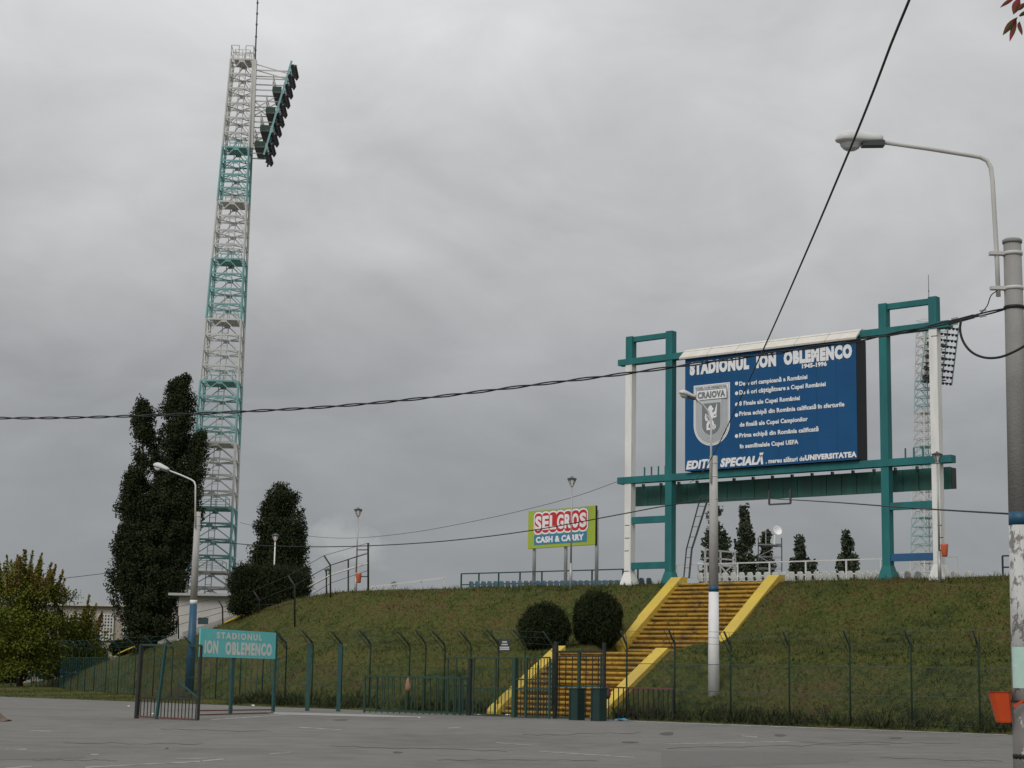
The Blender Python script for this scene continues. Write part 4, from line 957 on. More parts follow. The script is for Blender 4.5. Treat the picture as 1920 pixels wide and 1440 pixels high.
pts = [W(sx(x, 66.9, 1060), 66.9, CZ - .05) for x in (1880, 1905, 1960)]
run_rail('crest_railing', 'dark railing end on the crest beside the nearest pole', 'railing', pts, float(aV(1880, 1040, 66.9)[2]) - CZ, [.5], 'fence_dark')
def seat_mesh(m):
    b = MB(); n = 7
    for side in (0, .03):
        for z, w_, y in ((.02, .15, .02), (.15, .185, -.02), (.3, .18, -.045), (.37, .15, -.055), (.40, .10, -.057)):
            for k in range(n):
                t = -1 + 2 * k / (n - 1); b.v.append((t * w_ * .82, y - side + .05 * (1 - t * t) * -1 + .05, z))
    rows_ = 5
    for s_ in (0, 1):
        o = s_ * rows_ * n
        for i in range(rows_ - 1):
            for k in range(n - 1):
                f = (o + i * n + k, o + i * n + k + 1, o + (i + 1) * n + k + 1, o + (i + 1) * n + k); b.f.append(f if s_ == 0 else f[::-1])
    for i in range(rows_ - 1):
        for k in (0, n - 1):
            a, c = i * n + k, (i + 1) * n + k; b.f.append((a, c, c + rows_ * n, a + rows_ * n))
    o = (rows_ - 1) * n
    for k in range(n - 1): b.f.append((o + k, o + k + 1, o + k + 1 + rows_ * n, o + k + rows_ * n))
    b.box((0, .2, .03), (.14, 0, 0), (0, .19, 0), (0, 0, .02)); b.box((0, .2, -.15), (.05, 0, 0), (0, .05, 0), (0, 0, .16))
    return b.mesh('stadium_seat', m)
smb, smw = seat_mesh('seat_blue'), seat_mesh('seat_white')
ORD = 'first second third fourth fifth sixth seventh eighth ninth tenth eleventh twelfth thirteenth fourteenth fifteenth sixteenth seventeenth eighteenth nineteenth twentieth twenty-first twenty-second twenty-third twenty-fourth twenty-fifth twenty-sixth'.split()
def seat(me, s, v, z, label, group):
    o = bpy.data.objects.new('stadium_seat', me); link(o); o.location = W(s, v, z); o.rotation_euler = (0, 0, -YAW + random.uniform(-.05, .05)); tag(o, label, 'seat', group)
SV = 67.0
for i, x in enumerate(np.arange(884, 1160, 11.4)):
    s = sx(x, SV, 1090); seat(smb, s, SV, float(aV(x, 1087.5 - (x - 884) * .003, SV)[2]) - .40 - (1.2 - (x - 884) * .003) * .05, ORD[i] + ' faded blue seat from the left end of the row behind the billboard posts', 'blue seats on the crest')
for i, x in enumerate((1203, 1217)):
    s = sx(x, SV, 1085); seat(smb, s, SV, float(aV(x, 1083.5, SV)[2]) - .40, ('left', 'right')[i] + ' one of two faded blue seats between the two left scoreboard columns', 'blue seats between the left scoreboard columns')
for i, x in enumerate(np.arange(1313, 1650, 15.6)):
    s = sx(x, SV, 1075); seat(smw, s, SV, float(aV(x, 1074 - (x - 1313) * .012, SV)[2]) - .40, ORD[i] + ' white seat from the left end of the row under the scoreboard', 'white seats under the scoreboard')
for i, x in enumerate((1680, 1702, 1722, 1790, 1815)):
    s = sx(x, SV, 1075); seat(smw, s, SV, float(aV(x, 1071, SV)[2]) - .40, ORD[i] + ' white seat to the right of the inner right scoreboard column', 'white seats at the right scoreboard columns')
# seating terrace step the seats stand on
for a, b in ((sx(880, SV), sx(1240, SV)), (sx(1262, SV), sx(1830, SV))):
    struct(MB().sv(a, b, 66.75, 68.2, CZ - .3, CZ + .03).build('terrace_kerb', 'concrete'))
# white steel platform at the stair head
wp0 = W(sx(1345, 70.5, 1060), 70.5, CZ - .4)
wt = thing('camera_platform', 'white tubular steel platform with railings left of the poplars beneath the scoreboard', 'platform', wp0)
def wq(x, y, v=70.5): return aV(x, y, v)
for x, yt in ((1322, 1030), (1351, 1033), (1378, 1036)):
    for dv in (0, 1.2): p = wq(x, yt, 70.5 + dv); bar('post', np.array([p[0], p[1], CZ - .5]), p, .07, .07, 'white_band', wt)
for y0, y1 in ((1030, 1036), (1046, 1050), (1056, 1060)):
    for dv in (0, 1.2): bar('rail', wq(1322, y0, 70.5 + dv), wq(1380, y1, 70.5 + dv), .07, .07, 'white_band', wt)
MB().hexa([wq(1308, 1059), wq(1381, 1064), wq(1381, 1062, 71.7), wq(1308, 1057, 71.7)], [wq(1308, 1057), wq(1381, 1062), wq(1381, 1060, 71.7), wq(1308, 1055, 71.7)]).build('deck', 'white_band', wt)
for x0, y0, x1, y1 in ((1322, 1085, 1345, 1060), (1345, 1085, 1372, 1062), (1372, 1086, 1352, 1062), (1311, 1084, 1308, 1058)): bar('brace', wq(x0, y0), wq(x1, y1), .06, .06, 'white_band', wt)

# ------------------------------------------------------------------ fences
def fpt(x, poly=None):                       # a bearing met with the fence line
    k = bearing(x); P = FENCE if poly is None else poly
    for a, b in zip(P[:-1], P[1:]):
        fa_, fb_ = a[0] - k * a[1], b[0] - k * b[1]
        if fa_ * fb_ <= 0: return a + (b - a) * (fa_ / (fa_ - fb_))
    return P[-1]
def fence(name, label, xs, zmesh, mpost, mwire, arm=(.5, .5), bars=False, hpost=2.3, pitch=.10, wires=True, gap=None, rise=None):
    pts = [fpt(x) for x in xs]
    for p in pts:
        p[2] = .08
    t = thing(name, label, 'fence', pts[0])
    tips = []; d_arm = (pts[-1] - pts[0]) / np.linalg.norm(pts[-1] - pts[0])
    for p in pts:
        hk = hpost + random.uniform(-.05, .05); k = p + ZUP * hk; a = arm[0] * random.uniform(.85, 1.1)
        tip = k - VV * a + ZUP * arm[1]
        MB().tube([p - ZUP * .25, k - ZUP * .12, k - VV * a * .2 + ZUP * arm[1] * .12, tip], .032, 6).build('post', mpost, t, True)
        tips.append((k, tip))
        for sg in (-1, 1): bar('arm_stay', k - ZUP * .25 + d_arm * sg * .05, tip + d_arm * sg * .2 - ZUP * .04, .016, .016, 'fence_dark', t)
        bar('arm', k - ZUP * .02 - VV * .03, tip + (tip - k) * .02, .05, .05, 'fence_dark', t)
    if wires:
        for f in (0, .5, .96):
            for (k0, t0), (k1, t1) in zip(tips[:-1], tips[1:]):
                bar('wire', k0 + (t0 - k0) * f, k1 + (t1 - k1) * f, .012, .012, mwire, t)
    for a, b in zip(pts[:-1], pts[1:]):
        L = np.linalg.norm(b - a); d_ = (b - a) / L; z0 = .06; z1 = zmesh
        for z in (z0 + .05, z1, (z0 + z1) / 2): bar('tension_rail', a + ZUP * z, b + ZUP * z, .022, .022, mwire, t)
        me = MB(); hgt = z1 - z0; n = int((L + hgt) / pitch)
        for i in range(n):                   # chain link: two families of slanting wires, clipped to the bay
            for sgn in (1, -1):
                x0 = i * pitch - hgt if sgn > 0 else i * pitch
                xa, za = x0, z0; xb, zb = x0 + sgn * hgt, z1
                if sgn < 0: pass
                def clip(x):
                    return za + (x - xa) * (zb - za) / (xb - xa)
                lo_, hi_ = min(xa, xb), max(xa, xb); c0_, c1_ = max(lo_, 0), min(hi_, L)
                if c1_ - c0_ < .03: continue
                p, q = a + d_ * c0_ + ZUP * clip(c0_), a + d_ * c1_ + ZUP * clip(c1_)
                wv_ = .0032; nrm = np.cross(d_, ZUP) * wv_
                pr = np.cross(q - p, nrm); pr = pr / np.linalg.norm(pr) * wv_
                me.add([p - nrm * .6 - pr * .6, p + nrm * .6 - pr * .6, p + pr, q - nrm * .6 - pr * .6, q + nrm * .6 - pr * .6, q + pr], [(0, 1, 4, 3), (1, 2, 5, 4), (2, 0, 3, 5)])
        me.build('chain_link', mwire, t)
        if bars:
            nbar = max(1, int(L / .75))
            for i in range(1, nbar): q = a + d_ * L * i / nbar; bar('stake', q + ZUP * .0, q + ZUP * z1, .022, .022, mpost, t)
    return t
fence('chain_link_fence', 'green chain link fence with leaning barbed arms right of the stairs', [1175, 1265, 1370, 1480, 1594, 1709, 1836, 1975], 1.95, 'fence_green', 'wire_steel', arm=(.42, .45), pitch=.11, hpost=2.68)
fence('chain_link_fence', 'green chain link fence with leaning barbed arms left of the stairs', [535, 585, 640, 693, 767, 797, 833, 882, 934, 984, 1036], 1.7, 'fence_green', 'fence_green', arm=(.72, .48), pitch=.10, hpost=2.66)
fence('chain_link_fence', 'teal stake fence curving away into the distance behind the open gate', [62, 68, 75, 82, 90, 99, 109, 120, 133, 146, 159, 176, 198, 221, 252, 287, 322, 360, 405, 450, 492, 535], 2.0, 'fence_teal', 'fence_teal', arm=(.7, .45), bars=True, pitch=.30, hpost=2.6)
# fence climbing the ridge at the embankment end
up_posts = [(335, 1192, 1140, 108), (418, 1165, 1122, 104), (487, 1150, 1108, 99.5), (553, 1168, 1080, 92), (620, 1127, 1042, 93.5), (691, 1103, 1018, 93)]
ufp = [(aY(x, yb, Y), aY(x, yt, Y)) for x, yb, yt, Y in up_posts]
uf = thing('ridge_fence', 'tall thin wire fence climbing the ridge of the embankment end', 'fence', ufp[0][0])
for i, (b, tpt) in enumerate(ufp):
    MB().tube([b - ZUP * .2, tpt - ZUP * .5, tpt - ZUP * .0 - rv_ * (.35 if i < 5 else 0)], .045, 6).build('post', 'fence_dark', uf, True)
ends = [(tpt - rv_ * (.35 if i < 5 else 0), tpt - ZUP * .5, b + ZUP * ((tpt - b)[2] * .4)) for i, (b, tpt) in enumerate(ufp)]
for a, b in zip(ends[:-1], ends[1:]):
    for p, q in zip(a, b): bar('wire', p, q, .022, .022, 'fence_dark', uf)
# stand edge rails seen beyond the crest end
se0 = [(577, 1085, 101), (620, 1062, 98), (660, 1049, 95), (690, 1040, 93)]
se = thing('stand_edge_rail', 'pale sloping handrail with thin posts beyond the crest end', 'railing', aY(690, 1103, 93))
for (x0, y0, Y0), (x1, y1, Y1) in zip(se0[:-1], se0[1:]):
    bar('handrail', aY(x0, y0 + 16, Y0), aY(x1, y1 + 16, Y1), .08, .08, 'white_band', se); bar('cable_line', aY(x0, y0 - 2, Y0), aY(x1, y1 - 2, Y1), .03, .03, 'fence_dark', se)
for x, yt, yb, Y in ((653, 1049, 1115, 95.5), (690, 1018, 1108, 93), (612, 1068, 1122, 98.5)): bar('post', aY(x, yb, Y), aY(x, yt, Y), .06, .06, 'fence_dark', se)
for y in (1031, 1081): bar('spur', aY(670, y, 93.2), aY(690, y, 93), .05, .05, 'fence_dark', se)
wr = thing('white_handrail', 'long white sloping handrail rising behind the grassy crest', 'railing', aY(760, 1104, 105))
bar('rail', aY(690, 1101, 104), aY(835, 1083, 106), .09, .09, 'white_band', wr)
for x, y in ((700, 1100), (740, 1095), (790, 1089), (833, 1083.5)):
    p = aY(x, y, 104 + (x - 690) / 72.5); bar('post', np.array([p[0], p[1], 3.0]), p, .05, .05, 'white_band', wr)

# ------------------------------------------------------------------ open gate leaf and name sign
def gz(x, y, Y): return float(aY(x, y, Y)[2])
GL, GR_, GM = aZ(256, 1347, 0), aZ(371, 1351, 0), aZ(298, 1345, 0)
gt = thing('gate_leaf', 'dark rusty open gate leaf with mesh top and barred bottom standing on the asphalt', 'gate', GL)
gh = gz(262, 1209, GL[1])
def gpt(f, z): return GL + (GR_ - GL) * f + ZUP * z
bar('stile', gpt(0, 0), gpt(0.02, gh), .11, .11, 'fence_dark', gt); bar('stile', gpt(1, .02), gpt(1, gh), .07, .07, 'fence_dark', gt)
bar('rail', gpt(0, gh), gpt(1, gh), .06, .06, 'fence_green', gt); bar('rail', gpt(0, .62), gpt(1, .62), .045, .045, 'fence_dark', gt); bar('rail', gpt(0, .06), gpt(1, .02), .05, .05, 'rust_rail', gt)
for f in np.linspace(.06, .96, 17): bar('bar', gpt(f, .05), gpt(f, .62), .022, .022, 'fence_dark', gt)
bar('middle_stile', gpt(.33, .0), gpt(.42, gh), .08, .08, 'fence_teal', gt)
bar('stay', gpt(.66, 1.15), gpt(1, .66), .045, .045, 'fence_teal', gt)
gm = MB(); gd = (GR_ - GL); gl_ = np.linalg.norm(gd); gd /= gl_
for i in range(int(gl_ / .05)): p = GL + gd * i * .05; gm.bar(p + ZUP * .64, p + ZUP * gh, .004)
for z in np.arange(.66, gh, .05): gm.bar(GL + ZUP * z, GR_ + ZUP * z, .004)
gm.build('wire_mesh', 'fence_dark', gt)
mm_ = MB()
for z in np.arange(.66, 1.15, .022):
    k_ = (z - .64) / .52; mm_.bar(gpt(.44 + .24 * k_, z), gpt(.98 - .30 * k_, z), .009)
mm_.build('mesh_patch', 'fence_dark', gt)
# sign on two posts
S1, S2 = aZ(442, 1338, 0), aZ(511, 1335, 0)
sgn = thing('entrance_sign', 'turquoise stadium name sign with pale hand-cut letters on two teal posts', 'sign', S1)
sY = 64.0
sdl, sdr = aY(374, 1207, 61.3), aY(516, 1210, 66.9); sdir = sdr - sdl; sdir[2] = 0; sw = np.linalg.norm(sdir); sdir /= sw; snr = np.cross(sdir, ZUP)
sz1 = np.mean([gz(375, 1179, 61.3), gz(516, 1185, 66.9)]); sz0 = np.mean([gz(375, 1232, 61.3), gz(516, 1235, 66.9)])
sc_ = (sdl + sdr) / 2; sc_[2] = (sz0 + sz1) / 2
MB().box(sc_, sdir * sw / 2, snr * .02, ZUP * (sz1 - sz0) / 2).build('board', 'sign_teal', sgn)
hgt = sz1 - sz0
def so_(f, g_): return sc_ + sdir * (f - .5) * sw + ZUP * (g_ - .5) * hgt + snr * .024
letters('lettering', 'STADIONUL', so_(.20, .66), sdir, ZUP, snr, sw * .60, hgt * .24, 'sign_letter', sgn, bold=.045, spacing=1.4, depth=.004, gap=.02)
letters('lettering', 'ION', so_(.055, .12), sdir, ZUP, snr, sw * .17, hgt * .47, 'sign_letter', sgn, bold=.055, spacing=1.15, depth=.004, gap=.02)
letters('lettering', 'OBLEMENCO', so_(.315, .10), sdir, ZUP, snr, sw * .63, hgt * .47, 'sign_letter', sgn, bold=.055, spacing=1.2, depth=.004, gap=.02)
for p in (S1, S2):
    q = p.copy(); k = float((p - sdl) @ sdir); q = sdl + sdir * k - snr * .07; q[2] = 0
    bar('post', q, q + ZUP * (sz1 - .1), .11, .09, 'fence_teal', sgn)
for y0, y1 in ((1334, 1333), (1342, 1339)): bar('base_rail', aZ(374, y0, 0) + ZUP * .03, aZ(512, y1 - 1, 0) + ZUP * .03, .05, .04, 'rust_rail', sgn)
# gate posts left of the entrance
for x, y, lab in ((576, 1333, 'thick teal gate post left of the fence bend'), (634, 1334, 'second teal gate post next to the thick one')):
    p = aZ(x, y, 0); o = MB().box(p + ZUP * 1.28, (.075, 0, 0), (0, .075, 0), (0, 0, 1.28)).box(p + ZUP * 2.58, (.09, 0, 0), (0, .09, 0), (0, 0, .02)).solo('gate_post', 'fence_teal', lab, 'gate post', p)

# ------------------------------------------------------------------ ticket entrance: barriers, gates, turnstile
EV = 50.9
def ex(x, v=EV): return sx(x, v, 1330)
def ez(y, x=950, v=EV): return max(float(aV(x, y, v)[2]), 0)
def barrier(name, label, cat, x0, x1, v0, v1, ytop, m, nb_bars, mtop=None, bar_w=.03, low=True):
    a, b = W(ex(x0, v0), v0), W(ex(x1, v1), v1); h = ez(ytop, (x0 + x1) / 2, (v0 + v1) / 2)
    t = thing(name, label, cat, a)
    bar('top_rail', a + ZUP * h, b + ZUP * h, .055, .055, mtop or m, t)
    if low: bar('low_rail', a + ZUP * .07, b + ZUP * .07, .045, .045, m, t)
    for f in np.linspace(0, 1, nb_bars):
        e = f in (0, 1); bar('post' if e else 'bar', a + (b - a) * f, a + (b - a) * f + ZUP * h, .06 if e else bar_w, .06 if e else bar_w, m, t)
    return t
barrier('queue_barrier', 'front green barred queue barrier at the ticket entrance', 'barrier', 683, 862, 49.6, 50.6, 1269, 'fence_green', 17)
barrier('queue_barrier', 'rear green barred queue barrier behind the front one', 'barrier', 706, 880, 51.3, 51.6, 1271, 'fence_green', 13)
barrier('queue_barrier', 'short dark green barrier joining the black gate post', 'barrier', 862, 880, 50.6, 50.9, 1270, 'fence_teal', 4)
barrier('brown_railing', 'low rusty brown barred railing right of the turnstile', 'railing', 1132, 1262, 52.3, 53.0, 1290, 'fence_dark', 15, mtop='rust_rail', low=False)
eg = thing('entrance_gate', 'green steel frame gates with barred bottoms left of the turnstile', 'gate', W(ex(838), EV))
def ep(x, y, v=EV): return W(ex(x, v), v, ez(y, x, v))
def e_post(x, yt, w_, m, parent, v=EV): p = W(ex(x, v), v); bar('post', p, p + ZUP * ez(yt, x, v), w_, w_, m, parent)
for x, w_, m in ((838, .05, 'fence_green'), (854, .05, 'fence_green'), (880, .12, 'fence_dark'), (887, .05, 'fence_green'), (928, .06, 'fence_green')): e_post(x, 1234, w_, m, eg)
bar('rail', ep(838, 1234), ep(965, 1234), .06, .06, 'fence_green', eg); bar('rail', ep(887, 1290), ep(965, 1290), .045, .045, 'fence_green', eg); bar('rail', ep(887, 1342), ep(965, 1342), .05, .05, 'fence_green', eg)
for x in np.linspace(893, 960, 11): bar('bar', W(ex(x), EV, .05), W(ex(x), EV, ez(1290)), .022, .022, 'fence_green', eg)
for x in np.linspace(842, 876, 5): bar('bar', W(ex(x), EV, .05), W(ex(x), EV, ez(1286)), .022, .022, 'fence_green', eg)
bar('rail', ep(838, 1286), ep(880, 1286), .04, .04, 'fence_green', eg)
tg = thing('turnstile_cage', 'green barred turnstile cage in front of the yellow stair foot', 'turnstile', W(ex(965), EV - .3))
EV2 = EV - .35
for x, yt, w_, m in ((964, 1233, .15, 'fence_green'), (986, 1233, .08, 'fence_green'), (1008, 1238, .05, 'fence_green'), (1030, 1235, .07, 'fence_teal')): e_post(x, yt, w_, m, tg, EV2)
for y in (1233, 1274, 1291, 1345): bar('rail', ep(964, y, EV2), ep(1030, y, EV2), .055, .055, 'fence_green', tg)
for x in (970, 976, 992, 998, 1003, 1013, 1019, 1025): bar('bar', W(ex(x, EV2), EV2, .05), W(ex(x, EV2), EV2, ez(1235, x, EV2)), .026, .026, 'fence_dark', tg)
for x, v in ((986, EV2 + 1.2), (1030, EV2 + 1.2)): e_post(x, 1238, .06, 'fence_green', tg, v)
for x in (986, 1030): bar('rail', ep(x, 1233, EV2), ep(x, 1238, EV2 + 1.2), .05, .05, 'fence_green', tg)
rot = W(ex(1008, EV2 + .6), EV2 + .6); MB().tube([rot, rot + ZUP * 1.9], .05, 8).build('rotor', 'fence_dark', tg, True)
for z in (.35, .65, .95, 1.25): 
    for k in range(3): a = k * 2.094 + .4; bar('rotor_arm', rot + ZUP * z, rot + ZUP * z + np.array([math.cos(a) * .5, math.sin(a) * .5, 0]), .03, .03, 'fence_green', tg)
rg = thing('stair_gate', 'dark green barred double gate closing the stair foot right of the turnstile', 'gate', W(ex(1040), EV))
EV3 = 51.2
for x, yt, w_, m in ((1041, 1203, .13, 'fence_dark'), (1085, 1221, .10, 'fence_green'), (1132, 1205, .10, 'fence_dark'), (1126, 1228, .05, 'fence_green')): e_post(x, yt, w_, m, rg, EV3)
bar('rail', ep(1041, 1222, EV3), ep(1132, 1222, EV3), .10, .08, 'fence_dark', rg)
bar('rail', ep(1041, 1287, EV3), ep(1132, 1287, EV3), .05, .05, 'fence_teal', rg); bar('rail', ep(1041, 1345, EV3), ep(1080, 1347, EV3), .06, .06, 'fence_teal', rg)
for x in (1048, 1060, 1072, 1098, 1110, 1121): bar('bar', ep(x, 1347, EV3), ep(x, 1231, EV3), .028, .028, 'fence_dark', rg)
bar('rail', ep(1046, 1231, EV3), ep(1126, 1231, EV3), .04, .04, 'fence_dark', rg)
for x, lab in ((1082, 'left of two dark green box pillars at the turnstile exit'), (1123, 'right of two dark green box pillars at the turnstile exit')):
    v = 50.4; p = W(ex(x, v), v); h = ez(1292, x, v)
    o = MB().box(p + ZUP * h / 2, UU * .18, VV * .22, ZUP * h / 2).box(p + ZUP * (h + .02), UU * .20, VV * .24, ZUP * .02).box(p + ZUP * h * .5 - UU * .16 - VV * .235, UU * .02, VV * .013, ZUP * h * .5).solo('turnstile_pillar', 'pillar_green', lab, 'pillar', p, 'turnstile pillars')
sp = fpt(945); sp[2] = float(aV(945, 1221, FV - .1)[2])
ns_ = thing('notice_sign', 'small dark grey notice plate with pale lettering on the fence', 'sign', sp)
MB().box(sp + ZUP * .24, UU * .27, VV * .012, ZUP * .24).build('plate', 'lamp_under', ns_)
for k, (w_, z) in enumerate(((.12, .36), (.16, .26), (.24, .15), (.24, .08))): MB().box(sp + ZUP * z - VV * .015, UU * w_, VV * .002, ZUP * .025).build('print_line', 'lamp_grey', ns_)
bar('hanger', sp + UU * -.2 + ZUP * .4 + VV * .02, sp + UU * -.2 + ZUP * .5 + VV * .1, .02, .02, 'lamp_under', ns_)
def bag(x, y0, y1, v, wpx, m, label):
    a, b = aV(x, y0, v), aV(x, y1, v); h = abs(a[2] - b[2]); c = (a + b) / 2; r = wpx / F_PX * c[1] / 2
    o = MB().lathe([(.02, h * .52), (r * .35, h * .45), (r * .6, h * .25), (r * .95, -.1 * h), (r, -.3 * h), (r * .7, -.46 * h), (.02, -.5 * h)], c, 9)
    o.v = [tuple(np.array(p) + RNG.normal(size=3) * r * .09) for p in o.v]
    return o.solo('hanging_bag', m, label, 'bag', c - ZUP * h / 2, smooth=True)
bag(765, 1272, 1297, 50.0, 11, 'bag_brown', 'tan cloth bag hanging from the front queue barrier')
bag(1136, 1284, 1312, 51.9, 19, 'bag_maroon', 'dark maroon bundle hung on the rail beside the right pillar')

# ------------------------------------------------------------------ buildings
kY = 109.0
kp0, kp1 = aY(334, 1150, kY), aY(470, 1150, kY - .3)
kd = kp1 - kp0; kd[2] = 0; kw = np.linalg.norm(kd); kd /= kw; kn = np.cross(kd, ZUP)
kzb, kzt = 1.2, float(aY(340, 1117, kY)[2])
kk = thing('kiosk', 'low pale grey flat-roofed kiosk behind the blue-based lamp pole', 'kiosk', np.array([kp0[0], kp0[1], kzb]))
kc = (kp0 + kp1) / 2; 
def kb(f, z, o=0.0): q = kp0 + kd * kw * f - kn * o; return np.array([q[0], q[1], z])
MB().hexa([kb(0, kzb), kb(1, kzb), kb(1, kzb, 4), kb(0, kzb, 4)], [kb(0, kzt), kb(1, kzt), kb(1, kzt, 4), kb(0, kzt, 4)]).build('wall', 'kiosk_wall', kk)
MB().hexa([kb(-.12, kzt + .004, -.5), kb(1.05, kzt + .004, -.5), kb(1.05, kzt + .004, 4.3), kb(-.12, kzt + .004, 4.3)], [kb(-.12, kzt + .15, -.5), kb(1.05, kzt + .15, -.5), kb(1.05, kzt + .15, 4.3), kb(-.12, kzt + .15, 4.3)]).build('roof', 'roof_edge', kk)
wz1, wz0 = float(aY(380, 1158, kY)[2]), float(aY(380, 1170, kY)[2])
MB().hexa([kb(.28, wz0, -.02), kb(.42, wz0, -.02), kb(.42, wz0, .05), kb(.28, wz0, .05)], [kb(.28, wz1, -.02), kb(.42, wz1, -.02), kb(.42, wz1, .05), kb(.28, wz1, .05)]).build('window', 'window_dark', kk)
# sloping retaining kerb below the kiosk
rk_ = [(296, 1203, 111.4), (330, 1189, 109.5), (375, 1175, 107.6), (430, 1156, 105), (447, 1150, 104)]
rw = MB()
rp_ = [aY(*q) for q in rk_]
for a, b in zip(rp_[:-1], rp_[1:]):
    rw.hexa([a - ZUP * 1.6, b - ZUP * 1.6, b - ZUP * 1.6 + wv * .3, a - ZUP * 1.6 + wv * .3], [a, b, b + wv * .3, a + wv * .3])
rw.solo('retaining_wall', 'concrete', 'low sloping concrete retaining wall under the kiosk', 'wall', rp_[0] - ZUP * 1.6)
yk = [aY(x, y, Y) for x, y, Y in ((422, 1168, 102.4), (446, 1158, 101.8), (452, 1155, 101.7))]
MB().tube([p + ZUP * .02 for p in yk], .07, 6).solo('yellow_kerb', 'wall_yellow', 'short yellow painted kerb on the ridge below the dark hedge', 'kerb', yk[0])
yk = [aY(x, y, Y) for x, y, Y in ((222, 1226, 111), (240, 1218, 110), (252, 1213, 109.5))]
MB().tube([p + ZUP * .02 for p in yk], .05, 6).solo('yellow_kerb', 'wall_yellow', 'short yellow painted kerb on the ridge left of the gate', 'kerb', yk[0])
bY = 150.0
bd = thing('building', 'beige building with pierced concrete screen windows behind the maple', 'building', aY(160, 1262, bY) * np.array([1, 1, 0]))
def bq(x, y, o=0.0): p = aY(x, y, bY + o); return p
btz = float(aY(200, 1137, bY)[2])
MB().hexa([bq(20, 1200)*[1,1,0], bq(330, 1200)*[1,1,0], bq(330, 1200, 12)*[1,1,0], bq(20, 1200, 12)*[1,1,0]], [bq(20, 1200)*[1,1,0]+ZUP*btz, bq(330, 1200)*[1,1,0]+ZUP*btz, bq(330, 1200, 12)*[1,1,0]+ZUP*btz, bq(20, 1200, 12)*[1,1,0]+ZUP*btz]).build('wall', 'building_beige', bd)
MB().hexa([bq(15, 1200, -.4)*[1,1,0]+ZUP*btz, bq(335, 1200, -.4)*[1,1,0]+ZUP*btz, bq(335, 1200, 12)*[1,1,0]+ZUP*btz, bq(15, 1200, 12)*[1,1,0]+ZUP*btz], [bq(15, 1200, -.4)*[1,1,0]+ZUP*(btz+.25), bq(335, 1200, -.4)*[1,1,0]+ZUP*(btz+.25), bq(335, 1200, 12)*[1,1,0]+ZUP*(btz+.25), bq(15, 1200, 12)*[1,1,0]+ZUP*(btz+.25)]).build('roof', 'lattice_light', bd)
for x0, x1 in ((184, 212), (232, 256), (130, 158)):
    z0, z1 = float(aY(200, 1200, bY)[2]), float(aY(200, 1152, bY)[2]); X0, X1 = aY(x0, 1180, bY)[0], aY(x1, 1180, bY)[0]
    MB().hexa([(X0, bY - .03, z0), (X1, bY - .03, z0), (X1, bY - .01, z0), (X0, bY - .01, z0)], [(X0, bY - .03, z1), (X1, bY - .03, z1), (X1, bY - .01, z1), (X0, bY - .01, z1)]).build('window', 'window_dark', bd)
    scr = MB()
    for k in range(6): X = X0 + (X1 - X0) * k / 5; scr.box((X, bY - .12, (z0 + z1) / 2), (.06, 0, 0), (0, .08, 0), (0, 0, (z1 - z0) / 2))
    for k in range(9): z = z0 + (z1 - z0) * k / 8; scr.box(((X0 + X1) / 2, bY - .13, z), ((X1 - X0) / 2, 0, 0), (0, .06, 0), (0, 0, .055))
    scr.build('screen', 'lattice_light', bd)
# low far fence at the left edge
ff = [aZ(x, y, 0) for x, y in ((-60, 1291), (-20, 1290.5), (20, 1290), (58, 1288))]
run_rail('low_fence', 'low teal rail fence at the far left edge under the maple', 'fence', ff, 1.9, [.5], 'fence_teal', r=.04)

